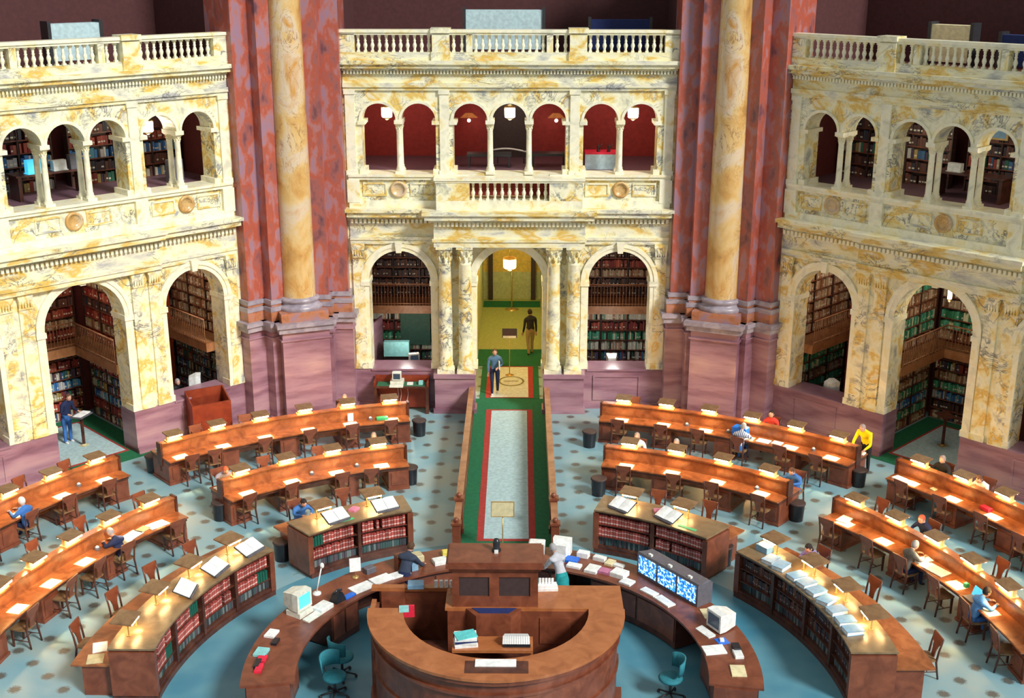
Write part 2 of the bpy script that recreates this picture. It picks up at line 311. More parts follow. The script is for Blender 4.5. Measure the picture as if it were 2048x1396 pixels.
def facade(sd):
    ang = ANG[sd]; nmx = side_name[sd]; yf = RR; W = 5.3
    rc = 1.10 if sd == 'C' else 1.24
    g = root('wall_'+nmx, 0, 0, 0, ang, kind='structure')
    # pink dado
    mb = MB()
    for (a, b) in ((-W, -1.24), (1.24, W)): 
        mb.box(a, b, yf-0.06, yf+T+0.06, 0, 1.385)
        mb.box(a, b+0.0, yf-0.14, yf+T, 0, 0.14); mb.box(a, b, yf-0.10, yf-0.06, 0.14, 0.2)
    for c in (-3.64, 3.64): mb.box(c-1.02, c+1.02, yf-0.1, yf+T+0.1, 1.33, 1.40)
    mb.build('dado', 'mauve_marble', g)
    if sd in 'CR' or sd == 'L':
        mb = MB()
        for c in (-3.64, 3.64):
            for (a, b, z0, z1) in ((c-.8, c+.8, .3, .36), (c-.8, c+.8, 1.12, 1.18), (c-.8, c-.74, .36, 1.12), (c+.74, c+.8, .36, 1.12)): mb.box(a, b, yf-0.095, yf-0.05, z0, z1)
        mb.build('dado_panel', 'mauve_marble', g)
    # lower storey
    mb = MB(); xs = [-W, -4.66, -2.62, -rc, rc, 2.62, 4.66, W]
    for i in range(0, 8, 2): mb.box(xs[i], xs[i+1], yf, yf+T, 1.385, 4.46)
    arches(mb, -W, W, 4.46, 5.8, OUT+[(0, rc)], yf, yf+T)
    mb.box(-W, W, yf, yf+T, 5.8, 7.2)
    if sd == 'C': mb.box(-W, -1.3, yf, yf+T, 7.2, 8.0); mb.box(1.3, W, yf, yf+T, 7.2, 8.0)
    else: mb.box(-W, W, yf, yf+T, 7.2, 8.0)
    # upper storey
    for (a, b) in ((-W, -4.73), (-2.36, -1.805), (1.805, 2.36), (4.73, W)): mb.box(a, b, yf, yf+T, 8.0, 9.72)
    arches(mb, -W, W, 9.72, 10.9, UP, yf, yf+T); mb.box(-W, W, yf, yf+T, 10.9, 11.65)
    mb.build('marble_facing', 'cream_marble', g)
    # arch mouldings and jamb strips
    for (c, r, key) in ((-3.64, 1.02, 1), (0, rc, 0 if sd == 'C' else 1), (3.64, 1.02, 1)):
        mb = MB(); band(mb, c, 4.46, r, r+0.13, yf-0.05, yf+0.1); band(mb, c, 4.46, r+0.13, r+0.26, yf-0.08, yf+0.1)
        for sgn in (-1, 1):
            a, b = sorted((c+sgn*r, c+sgn*(r+0.24)))
            mb.box(a, b, yf-0.05, yf+0.02, 1.4, 4.3); mb.box(a-0.03, b+0.03, yf-0.09, yf+T+0.02, 4.3, 4.46)
            mb.box(a-0.03, b+0.03, yf-0.08, yf+T*0.5, 1.4, 1.6)
        if key: mb.taper(c, yf-0.06, 4.46+r-0.05, 4.46+r+0.31, 0.085, 0.1, 0.125, 0.13)
        mb.build('arch_molding', 'pale_marble', g)
    for (c, r) in UP:
        mb = MB(); band(mb, c, 9.72, r, r+0.085, yf-0.05, yf+0.1, 16)
        mb.build('arch_molding', 'pale_marble', g)
    # impost blocks and colonnettes of the upper arcade
    mb = MB()
    for c in (-3.545, -0.627, 0.627, 3.545): mb.box(c-0.14, c+0.14, yf-0.06, yf+T, 9.62, 9.74)
    for c in (-4.73, -2.36, -1.805, 1.805, 2.36, 4.73): mb.box(c-0.12, c+0.12, yf-0.07, yf+T+.02, 9.6, 9.72); mb.box(c-0.1, c+0.1, yf-0.05, yf+T+.02, 8.0, 8.18)
    mb.build('impost', 'pale_marble', g)
    src = None
    for c in (-3.545, -0.627, 0.627, 3.545):
        for yy in (yf+0.12, yf+0.58):
            if src is None:
                k = MB(); k.box(-.14, .14, -.14, .14, 0, .1); k.lathe([(.125, .1), (.13, .15), (.1, .19), (.11, .22), (.09, .26), (.082, 1.38), (.1, 1.42)], n=14)
                leafcap(k, 0, 0, 1.4, .088, .22, .125); src = k.build('colonnette', 'pale_marble', g); o = src
            else: o = src.copy(); C.objects.link(o)
            o.location = (c, yy, 8.0)
    # pilasters
    lowp = (-4.98, 4.98) if sd == 'C' else (-4.98, -2.28, -1.72, 1.72, 2.28, 4.98)
    for c in lowp:
        mb = MB(); mb.box(c-.19, c+.19, yf-.07, yf+.02, 1.6, 5.3); mb.box(c-.22, c+.22, yf-.1, yf+.02, 1.4, 1.6)
        for k in range(5): mb.taper(c-.16+.08*k, yf-.09, 5.3, 5.62, .025, .03, .045, .07)
        mb.box(c-.22, c+.22, yf-.15, yf+.02, 5.6, 5.74); mb.box(c-.2, c+.2, yf-.11, yf, 5.26, 5.31)
        mb.build('pilaster', 'cream_marble', g)
    for c in (-5.08, -2.08, 2.08, 5.08):
        mb = MB(); mb.box(c-.15, c+.15, yf-.06, yf+.02, 8.1, 10.62); mb.box(c-.18, c+.18, yf-.09, yf+.02, 10.56, 10.7); mb.box(c-.18, c+.18, yf-.09, yf, 7.98, 8.14)
        mb.build('pilaster', 'pale_marble', g)
    # middle entablature
    mb = MB()
    def run(a, b, e, d=0):
        mb.box(a, b, yf-.08-e, yf+.05, 5.72-d, 5.86); mb.box(a, b, yf-.12-e, yf+.05, 5.86, 5.96)
        mb.box(a, b, yf-.04-e, yf+.05, 5.96, 6.42)
        mb.box(a, b, yf-.12-e, yf+.05, 6.56, 6.66); mb.box(a-.05, b+.05, yf-.36-e, yf+.05, 6.66, 6.82); mb.box(a-.1, b+.1, yf-.44-e, yf+.05, 6.82+d, 6.93+d)
    run(-5.22, 5.22, 0)
    if sd != 'C': run(-2.5, 2.5, .14, .006)
    mb.build('entablature', 'cornice_marble', g)
    mb = MB(); n_ = 74
    for i in range(n_):
        s_ = -5.2+10.4*(i+.5)/n_; e = .14 if (sd != 'C' and abs(s_) < 2.5) else 0
        if sd == 'C' and abs(s_) < 2.5: continue
        mb.box(s_-.042, s_+.042, yf-.17-e, yf, 6.43, 6.56)
    mb.build('dentil_band', 'pale_marble', g)
    # parapet zone with panels and rondels
    mb = MB(); mb.box(-5.2, 5.2, yf-.1, yf, 6.9, 7.16)
    for (a, b) in (((-5.2, -1.3), (1.3, 5.2)) if sd == 'C' else ((-5.2, 5.2),)): mb.box(a, b, yf-.09, yf+.05, 7.84, 7.94); mb.box(a, b, yf-.14, yf+T, 7.94, 8.02)
    if sd == 'C': mb.box(-1.3, 1.3, yf+.02, yf+T, 7.96, 8.02)
    for c in (-5.05, -2.1, 2.1, 5.05): mb.box(c-.2, c+.2, yf-.115, yf, 7.1, 7.84)
    mb.build('sill_course', 'pale_marble', g)
    spots_ = (-3.6, 3.6) if sd == 'C' else (-3.6, 0, 3.6)
    mb = MB()
    for c in spots_:
        for (a, b) in ((c-1.15, c-.38), (c+.38, c+1.15)):
            mb.box(a, b, yf-.03, yf, 7.3, 7.36); mb.box(a, b, yf-.03, yf, 7.68, 7.74); mb.box(a, a+.05, yf-.03, yf, 7.36, 7.68); mb.box(b-.05, b, yf-.03, yf, 7.36, 7.68)
    mb.build('parapet_panel', 'cornice_marble', g)
    for c in spots_:
        mb = MB(); vs = []
        for (r_, yy) in ((.27, 0.0), (.27, -.06), (.2, -.08), (.19, -.03), (0.001, -.04)):
            for i in range(20): vs.append((c+r_*math.cos(2*PI*i/20), yf+yy, 7.52+r_*math.sin(2*PI*i/20)))
        mb.add(vs, [(j*20+i, j*20+(i+1) % 20, (j+1)*20+(i+1) % 20, (j+1)*20+i) for j in range(4) for i in range(20)], True)
        mb.build('rondel', 'golden_marble', g)
    # top entablature
    mb = MB(); mb.box(-5.28, 5.28, yf-.07, yf, 10.68, 10.78); mb.box(-5.28, 5.28, yf-.12, yf, 10.78, 10.92)
    mb.box(-5.28, 5.28, yf-.03, yf, 10.92, 11.2); mb.box(-5.28, 5.28, yf-.12, yf, 11.3, 11.38); mb.box(-5.33, 5.33, yf-.28, yf+.1, 11.38, 11.5); mb.box(-5.38, 5.38, yf-.36, yf+T, 11.5, 11.62)
    mb.build('entablature', 'cornice_marble', g)
    mb = MB(); n_ = 100
    for i in range(n_): s_ = -5.25+10.5*(i+.5)/n_; mb.box(s_-.03, s_+.03, yf-.14, yf, 11.2, 11.3)
    mb.build('dentil_band', 'pale_marble', g)
    # top balustrade: a thing standing on the cornice
    b_ = root('balustrade', 0, 0, 0, ang, {'C': 'long marble balustrade on top of the middle arcade wall', 'L': 'marble balustrade on top of the left arcade wall', 'R': 'marble balustrade on top of the right arcade wall'}[sd], 'balustrade', 'balustrades above the arcades')
    mb = MB(); mb.box(-5.3, 5.3, yf-.16, yf+.16, 11.62, 11.86); mb.build('plinth', 'cornice_marble', b_)
    mb = MB(); mb.box(-5.3, 5.3, yf-.15, yf+.15, 12.39, 12.46); mb.box(-5.3, 5.3, yf-.19, yf+.19, 12.46, 12.55); mb.build('rail', 'pale_marble', b_)
    for (a, b, e) in ((-5.3, -4.85, 0), (-2.42, -1.88, .07), (-1.36, -1.16, 0), (1.16, 1.36, 0), (1.88, 2.42, .07), (4.85, 5.3, 0)):
        mb = MB(); mb.box(a, b, yf-.15-e, yf+.15+e, 11.84, 12.41)
        if e: mb.box(a-.04, b+.04, yf-.27, yf+.27, 12.45, 12.6); mb.box(a-.03, b+.03, yf-.24, yf+.2, 11.62, 11.88)
        mb.build('pedestal', 'cream_marble', b_)
    for (a, b, n_) in ((-4.85, -2.42, 11), (-1.88, -1.36, 2), (-1.16, 1.16, 11), (1.36, 1.88, 2), (2.42, 4.85, 11)):
        for i in range(n_): baluster(b_, a+(b-a)*(i+.5)/n_, yf, 11.86)
    return g
FAC = {sd: facade(sd) for sd in 'CLR'}
bal_src[0] = None
# ------------------------------------------------------------------ portico in front of the middle doorway
pt = root('portico', 0, RR, 0, 0, 'projecting marble portico with paired columns around the middle doorway', 'portico')
for k, sgn in enumerate((-1, 1)):
    mb = MB(); a, b = sorted((sgn*1.15, sgn*2.5)); mb.box(a, b, -.6, -.05, 0, 1.3); mb.box(a-.03, b+.03, -.66, -.05, 1.24, 1.385); mb.box(a-.05, b+.05, -.68, -.05, 0, .16)
    mb.build('pedestal', 'mauve_marble', pt)
    for c in (sgn*1.46, sgn*2.12):
        mb = MB(); mb.box(c-.29, c+.29, -.58, -.06, 1.385, 1.52)
        mb.lathe([(.28, 0), (.285, .06), (.235, .11), (.25, .16), (.24, .2), (.225, .25), (.228, 1.6), (.2, 3.56), (.22, 3.6)], c, -.32, 1.52, 22)
        leafcap(mb, c, -.32, 5.1, .2, .62, .27)
        mb.build('column', 'cream_marble', pt)
mb = MB(); mb.box(-2.45, 2.45, -.58, -.09, 5.72, 5.9); mb.box(-2.5, 2.5, -.62, -.13, 5.9, 6.0); mb.box(-2.45, 2.45, -.55, -.05, 6.0, 6.42); mb.box(-2.52, 2.52, -.66, -.13, 6.56, 6.66)
mb.box(-2.72, 2.72, -.86, -.46, 6.66, 6.82); mb.box(-2.8, 2.8, -.94, -.45, 6.82, 6.95); mb.box(-2.45, 2.45, -.6, -.08, 6.42, 6.56)
mb.build('entablature', 'cornice_marble', pt)
mb = MB()
for i in range(36): s_ = -2.44+4.88*(i+.5)/36; mb.box(s_-.04, s_+.04, -.68, -.58, 6.43, 6.56)
mb.build('dentil_band', 'pale_marble', pt)
bl = root('balustrade', 0, RR-.38, 6.95, 0, 'short marble balcony balustrade over the middle doorway portico', 'balustrade')
mb = MB(); mb.box(-2.35, 2.35, -.2, .27, 0, .3); mb.build('plinth', 'pale_marble', bl)
mb = MB(); mb.box(-2.38, 2.38, -.22, .25, .88, .95); mb.box(-2.42, 2.42, -.26, .25, .95, 1.04); mb.build('rail', 'pale_marble', bl)
for sgn in (-1, 1):
    a, b = sorted((sgn*1.28, sgn*2.35)); mb = MB(); mb.box(a, b, -.2, .24, .3, .88); mb.build('pedestal', 'cream_marble', bl)
for i in range(11): baluster(bl, -1.28+2.56*(i+.5)/11, 0, .3, 1.1)
# ------------------------------------------------------------------ corner piers with free-standing columns
def pier(az, label_p, label_c):
    cx_, cy_ = pol(17.95, az); g = root('marble_pier', cx_, cy_, 0, -R(az), label_p, 'pier')
    sdn = 1 if az > 0 else -1
    pairs = []      # (facade angle, sign of s at the pier)
    angs = (0.0, -PI/4) if az > 0 else (PI/4, 0.0)
    pairs = [(angs[0], 1), (angs[1], -1)]
    def step(mb, fa, sg, s_in, off, z0, z1, e=0.0):
        mb.M = Matrix.Rotation(fa, 4, 'Z'); a, b = sorted((sg*(s_in-e), sg*7.3)); mb.box(a, b, RR-off-e, RR+1.0, z0, z1); mb.M = None
    spec = [(5.3, .42), (5.9, .84)]
    low = MB(); up_ = MB(); base = MB(); cap = MB()
    for fa, sg in pairs:
        for s_in, off in spec:
            step(low, fa, sg, s_in-.12, off+.12, 0, 3.2); step(low, fa, sg, s_in-.12, off+.12, 0, .22, .07); step(low, fa, sg, s_in-.12, off+.12, 2.95, 3.0, .05)
            step(cap, fa, sg, s_in-.12, off+.12, 3.2, 3.38, .09); step(cap, fa, sg, s_in-.12, off+.12, 3.38, 3.52, .16)
            step(base, fa, sg, s_in-.06, off+.06, 3.52, 3.84, .06); 
            step(up_, fa, sg, s_in, off, 4.2, 17)
    for (z0, z1, e, key) in ((3.84, 3.98, .14, 0), (4.06, 4.2, .08, 0)):
        for fa, sg in pairs:
            for s_in, off in spec: step(cap, fa, sg, s_in, off, z0, z1, e)
    for fa, sg in pairs:
        for s_in, off in spec: step(base, fa, sg, s_in, off, 3.98, 4.06, .05)
    M0 = g.matrix_world
    for mbx in (low, cap, base): mbx.M = M0
    low.box(-.74, .8, -.76, .8, 0, 3.2); low.box(-.82, .88, -.84, .8, 0, .24); low.box(-.79, .85, -.81, .8, 2.9, 2.96)
    cap.box(-.86, .92, -.88, .8, 3.2, 3.38); cap.box(-.93, .99, -.96, .8, 3.38, 3.52)
    base.box(-.74, .8, -.76, .8, 3.52, 3.82)
    low.build('pedestal', 'mauve_marble', g, True); cap.build('moulding', 'grey_marble', g, True); base.build('base_course', 'orange_marble', g, True); up_.build('pilaster', 'red_marble', g, True)
    c = root('marble_column', cx_, cy_, 3.82, -R(az), label_c, 'column')
    mb = MB(); mb.lathe([(.74, 0), (.76, .06), (.74, .14), (.64, .17), (.62, .24), (.66, .27), (.68, .33), (.64, .38), (.56, .41)], .03, 0, 0, 36); mb.build('base', 'grey_marble', c)
    mb = MB(); mb.lathe([(.55, .41), (.535, .5), (.53, 4), (.5, 9), (.47, 13)], .03, 0, 0, 40); mb.build('shaft', 'golden_marble', c)
pier(-22.5, 'stepped red marble pier left of the middle arcade wall', 'tall golden marble column before the left red pier')
pier(22.5, 'stepped red marble pier right of the middle arcade wall', 'tall golden marble column before the right red pier')
# ------------------------------------------------------------------ alcoves behind the arcades
COV = {'red': [(0.28, .03, .025), (.36, .06, .04), (.2, .03, .03), (.45, .12, .07)], 'mix': [(.3, .05, .04), (.05, .14, .3), (.5, .45, .36), (.03, .14, .09), (.12, .06, .05), (.4, .3, .1), (.6, .6, .58), (.08, .05, .1)],
       'tan': [(.35, .2, .1), (.45, .33, .2), (.25, .1, .05), (.5, .42, .3)], 'blue': [(.05, .2, .5), (.03, .1, .3), (.5, .5, .5), (.1, .35, .5)], 'green': [(.05, .3, .15), (.1, .42, .3), (.55, .6, .4), (.03, .2, .1)],
       'white': [(.7, .7, .62), (.6, .62, .5), (.5, .25, .15), (.2, .35, .25), (.75, .72, .6)], 'dark': [(.06, .03, .03), (.1, .04, .03), (.04, .04, .06), (.16, .06, .04)]}
books = MB()
def book_row(fa, ax, p, a0, a1, z, h, pal, face, dens=.06):
    # ax 'x': row runs along s at depth p; ax 'y': row runs along depth at s = p. face = direction the spines look
    books.M = Matrix.Rotation(fa, 4, 'Z'); x = a0; cols = COV[pal]
    while x < a1-.03:
        t = dens*random.uniform(.6, 1.5); hh = h*random.uniform(.72, 1); c = random.choice(cols); k = random.uniform(.7, 1.3); c = tuple(min(1, v*k) for v in c)
        if random.random() > .06:
            d = random.uniform(0, .03); t2 = min(t*.9, a1-x)
            if ax == 'x': books.box(x, x+t2, p+d, p+.2, z, z+hh, c)
            else:
                q0, q1 = (p+d, p+.2) if face < 0 else (p-.2, p-d)
                books.box(q0, q1, x, x+t2, z, z+hh, c)
            if random.random() < .45:       # pale label on the spine
                zz = z+hh*.25; lc = (.75, .72, .6)
                if ax == 'x': books.box(x+t*.1, x+t*.75, p+d-.004, p+d, zz, zz+.05, lc)
                else:
                    q0, q1 = (p+d-.004, p+d) if face < 0 else (p-d, p-d+.004)
                    books.box(q0, q1, x+t*.1, x+t*.75, zz, zz+.05, lc)
        x += t
def bookcase(sd, ax, p, a0, a1, z0, z1, face, label, pals, n=None, dens=.06):
    fa = ANG[sd]; g = root('built_in_bookcase', 0, 0, 0, fa, label, 'bookcase', None)
    n = n or max(1, round((z1-z0)/.36)); sh = (z1-z0)/n
    mb = MB()
    def bx(u0, u1, w0, w1, zz0, zz1):
        if ax == 'x': mb.box(u0, u1, w0, w1, zz0, zz1)
        else:
            q0, q1 = (w0, w1) if face < 0 else (2*p-w1, 2*p-w0); mb.box(q0, q1, u0, u1, zz0, zz1)
    bx(a0, a1, p+.21, p+.26, z0, z1)
    nb_ = max(1, round((a1-a0)/1.1))
    for i in range(nb_+1): u = a0+(a1-a0-.04)*i/nb_; bx(u, u+.04, p-.02, p+.22, z0, z1)
    mb.build('carcass', 'dark_shelf', g); mb = MB()
    for i in range(n+1): bx(a0, a1, p-.01, p+.22, z0+i*sh-.015, z0+i*sh+.015)
    mb.build('shelf', 'panel_wood', g)
    for i in range(n):
        for j in range(nb_):
            u0 = a0+(a1-a0)*j/nb_+.05; u1 = a0+(a1-a0)*(j+1)/nb_-.03
            book_row(fa, ax, p, u0, u1, z0+i*sh+.016, sh*.82, pals[i % len(pals)], face, dens)
    return g
GZ = 2.42
def gallery(sd, boxes, rails, label):
    fa = ANG[sd]; g = root('gallery_walkway', 0, 0, 0, fa, label, 'gallery')
    mb = MB()
    for b_ in boxes: mb.box(*b_, GZ, GZ+.3)
    mb.build('walkway', 'fascia_wood', g)
    mb = MB(); mt = MB()
    for (x0, y0, x1, y1) in rails:
        L_ = math.hypot(x1-x0, y1-y0); n_ = max(2, int(L_/.11))
        for zz in (GZ+.38, GZ+1.1): mb.tube([(x0, y0, zz), (x1, y1, zz)], .028 if zz > GZ+1 else .018, 6)
        for i in range(n_+1):
            k = i/n_; mt.tube([(x0+(x1-x0)*k, y0+(y1-y0)*k, GZ+.3), (x0+(x1-x0)*k, y0+(y1-y0)*k, GZ+1.1)], .011, 4)
    mb.build('handrail', 'rail_wood', g); mt.build('railing_bars', 'rail_wood', g)
def alcoves(sd):
    fa = ANG[sd]; y0 = RR+T; D = 4.7; nmx = side_name[sd]
    sg = {'L': 1, 'R': -1, 'C': 0}[sd]
    w_ = root('wall_alcove_'+nmx, 0, 0, 0, fa, kind='structure')
    mb = MB()
    for (a, b) in ((-5.6, -5.4), (-2.3, -2.2), (2.2, 2.3), (5.4, 5.6)): mb.box(a, b, y0, RR+D, 0, 7.8)
    if sd == 'C':
        mb.box(-5.6, -1.35, RR+D, RR+D+.2, 0, 7.8); mb.box(1.35, 5.6, RR+D, RR+D+.2, 0, 7.8)
    else: mb.box(-5.6, 5.6, RR+D, RR+D+.2, 0, 7.8)
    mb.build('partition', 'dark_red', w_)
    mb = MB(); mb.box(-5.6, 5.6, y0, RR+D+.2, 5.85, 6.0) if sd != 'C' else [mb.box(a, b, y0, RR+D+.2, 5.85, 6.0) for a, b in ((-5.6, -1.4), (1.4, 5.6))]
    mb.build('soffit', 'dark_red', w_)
    sidecol = {'L': 'left', 'R': 'right', 'C': 'middle'}[sd]
    pl = {'L': (['mix', 'red', 'mix', 'blue'], ['red', 'tan', 'red', 'dark'], ['mix', 'dark', 'tan', 'red']), 'R': (['mix', 'dark', 'blue', 'green', 'tan'], ['tan', 'green', 'green', 'tan'], ['red', 'tan', 'dark']), 'C': (['white', 'mix', 'green'], ['tan', 'dark', 'red'], ['red'])}[sd]
    if sd != 'C':
        # middle bay: open passage with shelves on the far side wall and at the back
        s_side = 1.95*sg
        bookcase(sd, 'x', RR+4.35, -1.9, 1.7, 0, GZ, -1, 'low bookcase at the back of the open passage behind the %s arcade' % sidecol, pl[0])
        bookcase(sd, 'y', s_side, y0+.05, RR+4.2, 0, GZ, -1 if sg > 0 else 1, 'low bookcase along the side of the open passage behind the %s arcade' % sidecol, ['mix', 'red', 'blue', 'mix'] if sd == 'L' else ['tan', 'green', 'blue', 'green', 'tan'])
        bookcase(sd, 'x', RR+4.35, -1.9, 1.7, GZ+.35, 5.6, -1, 'upper bookcase at the back of the open passage behind the %s arcade' % sidecol, pl[1])
        bookcase(sd, 'y', s_side, y0+.05, RR+4.2, GZ+.35, 5.6, -1 if sg > 0 else 1, 'upper bookcase along the side of the open passage behind the %s arcade' % sidecol, pl[1])
        xi = s_side-.75*sg; a, b = sorted((xi, s_side))
        gallery(sd, [(-1.95, 1.95, RR+3.5, RR+4.35), (a, b, y0, RR+3.5)], [(-1.9*sg, RR+3.5, xi, RR+3.5), (xi, RR+3.5, xi, y0+.05)], 'brown railed gallery walkway behind the middle arch of the %s arcade' % sidecol)
        # bay seen through the arch next to the pier
        q0, q1 = sorted((2.35*sg, 5.3*sg)); s2 = 5.15*sg
        bookcase(sd, 'x', RR+4.35, q0, q1, 0, GZ, -1, 'low bookcase in the bay beside the pier behind the %s arcade' % sidecol, pl[2])
        bookcase(sd, 'x', RR+4.35, q0, q1, GZ+.35, 5.6, -1, 'upper bookcase in the bay beside the pier behind the %s arcade' % sidecol, ['tan', 'tan', 'dark', 'red'])
        bookcase(sd, 'y', s2, y0+.05, RR+4.2, 0, GZ, -1 if sg > 0 else 1, 'low side bookcase in the bay beside the pier behind the %s arcade' % sidecol, ['tan', 'green', 'green'] if sd == 'R' else ['mix'])
        bookcase(sd, 'y', s2, y0+.05, RR+4.2, GZ+.35, 5.6, -1 if sg > 0 else 1, 'upper side bookcase in the bay beside the pier behind the %s arcade' % sidecol, ['tan'])
        xi = s2-.8*sg; a, b = sorted((xi, s2))
        gallery(sd, [(q0, q1, RR+3.5, RR+4.35), (a, b, y0, RR+3.5)], [(2.3*sg, RR+3.5, xi, RR+3.5), (xi, RR+3.5, xi, y0+.05)], 'brown railed gallery walkway in the bay beside the pier of the %s arcade' % sidecol)
        q2, q3 = sorted((-2.35*sg, -5.3*sg))
        bookcase(sd, 'x', RR+4.35, q2, q3, 0, GZ, -1, 'low bookcase in the bay far from the pier behind the %s arcade' % sidecol, pl[2])
        bookcase(sd, 'x', RR+4.35, q2, q3, GZ+.35, 5.6, -1, 'upper bookcase in the bay far from the pier behind the %s arcade' % sidecol, ['tan', 'red', 'dark'])
        gallery(sd, [(q2, q3, RR+3.5, RR+4.35)], [(q2, RR+3.5, q3, RR+3.5)], 'brown railed gallery walkway in the bay far from the pier of the %s arcade' % sidecol)
        point(*(Matrix.Rotation(fa, 4, 'Z') @ Vector((-3.6*sg, RR+2.0, 5.4))), 45, (1, .85, .65), .3)
        mb = MB(); a, b = sorted((5.0*sg, 4.8*sg)); mb.box(a, b, RR+4.08, RR+4.3, 0, 5.8); mb.build('corner_post', 'red_post', w_)
        point(*(Matrix.Rotation(fa, 4, 'Z') @ Vector((0.2*sg, RR+2.2, 5.4))), 60, (1, .85, .65), .3)
        point(*(Matrix.Rotation(fa, 4, 'Z') @ Vector((3.6*sg, RR+2.0, 5.4))), 60, (1, .85, .65), .3)
    else:
        for k, nme in ((-1, 'left'), (1, 'right')):
            a, b = sorted((2.35*k, 5.3*k))
            bookcase(sd, 'x', RR+4.0, a, b, 0, GZ-.1, -1, 'low bookcase in the %s side bay of the middle arcade' % nme, ['white', 'mix', 'white', 'green', 'red', 'white'])
            bookcase(sd, 'x', RR+4.35, a, b, GZ+.35, 5.6, -1, 'upper bookcase in the %s side bay of the middle arcade' % nme, ['dark', 'dark', 'tan', 'red'] if k > 0 else ['dark'], dens=.05)
            gallery(sd, [(a, b, RR+3.1, RR+4.35)], [(a, RR+3.1, b, RR+3.1)], 'brown railed gallery walkway in the %s side bay of the middle arcade' % nme)
            point(3.64*k, RR+2.0, 5.2, 25, (1, .8, .6), .3); point(3.64*k, RR+1.6, 2.2, 40, (1, .95, .85), .2)  # the lower light has no fixture, added to brighten the low books
for sd in 'CLR': alcoves(sd)
# plain pink panel standing at the left of the left middle bay
mb = MB(); mb.box(-.03, .03, -.6, .6, 0, 2.3); mb.prism([(-.03, -.6), (.03, -.6), (.03, .6), (-.03, .6)], 2.3, 2.32)
single(mb, 'partition_screen', 'mauve_marble', -4.78, RR+2.6, 0, R(-12), 'pink screen panel at the left in the bay left of the middle doorway', 'screen')
# green board with a pale label strip hanging before the shelves
g = root('display_board', -3.5, RR+3.9, 1.0, 0, 'dark green display board before the shelves left of the middle doorway', 'board')
mb = MB(); mb.box(-.55, .55, -.04, .04, 0, 1.25); mb.build('panel', 'green_board', g); mb = MB(); mb.box(-.4, .35, -.06, -.04, 1.28, 1.38); mb.build('name_strip', 'paper', g)
# ------------------------------------------------------------------ corridor behind the middle doorway
h = root('wall_passage', 0, 0, 0, 0, kind='structure'); X = 1.3
mb = MB(); mb.box(-X-.2, -X, RR+T, RR+13.9, 0, 4.4); mb.box(X, X+.2, RR+T, RR+13.9, 0, 4.4); mb.box(-X, X, RR+13.9, RR+14.1, 0, 5.8)
vs = []; fs = []; N = 12
for i in range(N+1):
    a = PI*i/N
    for yy in (RR+T, RR+13.9): vs.append((-1.3*math.cos(a), yy, 4.4+1.2*math.sin(a)))
for i in range(N): fs.append((2*i, 2*i+1, 2*i+3, 2*i+2))
mb.add(vs, fs, True); mb.build('vault', 'yellow_wall', h)
mb = MB(); mb.box(-X, X, RR+13.86, RR+13.9, 0, 1.25); mb.box(-X-.01, -X+.02, RR+5.5, RR+13.86, 0, 2.6); mb.box(X-.02, X+.01, RR+5.5, RR+13.86, 0, 2.6); mb.build('lower_facing', 'olive_wall', h)
for k in (-1, 1): mb = MB(); mb.box(k*.95-.1, k*.95+.1, RR+13.6, RR+13.86, .03, 4.2); mb.build('pilaster', 'book_dark', h)
mb = MB(); mb.box(-X, X, RR+6.4, RR+13.9, -.02, .012); tag(mb.build('floor_passage', 'olive_floor'), kind='structure')
def rug(name, x, y, rz, parts, label):
    g = root(name, x, y, 0, rz, label, 'carpet')
    for nme, mat_, rects, z in parts:
        mb = MB()
        for (a, b, c, d) in rects: mb.box(a, b, c, d, .001, z)
        mb.build(nme, mat_, g)
    return g
rug('carpet_mat', 0, RR+5.4, 0, [('field', 'carpet_green', [(-1.25, 1.25, -1.0, 1.0)], .02)], 'plain green carpet inside the middle passage')
rug('carpet_mat', 0, RR+13.1, 0, [('field', 'carpet_green', [(-1.25, 1.25, -.65, .3)], .03)], 'green carpet at the far end of the middle passage')
g = rug('carpet_runner', 0, RR+2.6, 0, [('border', 'carpet_green', [(-1.05, 1.05, -1.78, 1.75)], .012), ('band', 'carpet_red', [(-.84, .84, -1.74, 1.7)], .018), ('field', 'carpet_cream', [(-.66, .66, -1.68, 1.6)], .024)], 'cream carpet with an oval seal in the middle doorway')
mb = MB()
for (r0, r1) in ((.4, .47),):
    n_ = 28; vs = []
    for i in range(n_):
        a = 2*PI*i/n_; vs += [(r0*math.cos(a), r0*1.15*math.sin(a), .028), (r1*math.cos(a), r1*1.15*math.sin(a), .028)]
    mb.add(vs, [(2*i, 2*i+1, (2*i+3) % (2*n_), (2*i+2) % (2*n_)) for i in range(n_)])
for i in range(11): mb.box(-.28+.05*i, -.25+.05*i, -.06, .07, .025, .029)
o = mb.build('oval_seal', 'carpet_seal', g); o.location = (.05, .0, 0)
rug('carpet_runner', 0, 12.2, 0, [('border', 'carpet_green', [(-1.19, 1.19, -5.15, 6.1)], .012), ('band', 'carpet_red', [(-.78, .78, -4.85, 5.02)], .018), ('field', 'carpet_grey', [(-.6, .6, -4.72, 4.9)], .024)], 'long green, red and pale grey carpet runner down the middle aisle')
for sd in 'LR':
    px, py = (Matrix.Rotation(ANG[sd], 4, 'Z') @ Vector((0, RR+1.75, 0))).xy
    rug('carpet_runner', px, py, ANG[sd], [('border', 'carpet_green', [(-1.85, 1.85, -2.05, 2.5)], .012), ('band', 'carpet_red', [(-1.18, 1.18, -1.35, 2.1)], .018), ('field', 'carpet_grey', [(-1.1, 1.1, -1.25, 2.0)], .024)], 'pale grey carpet with green border in the open arch of the %s arcade' % side_name[sd])
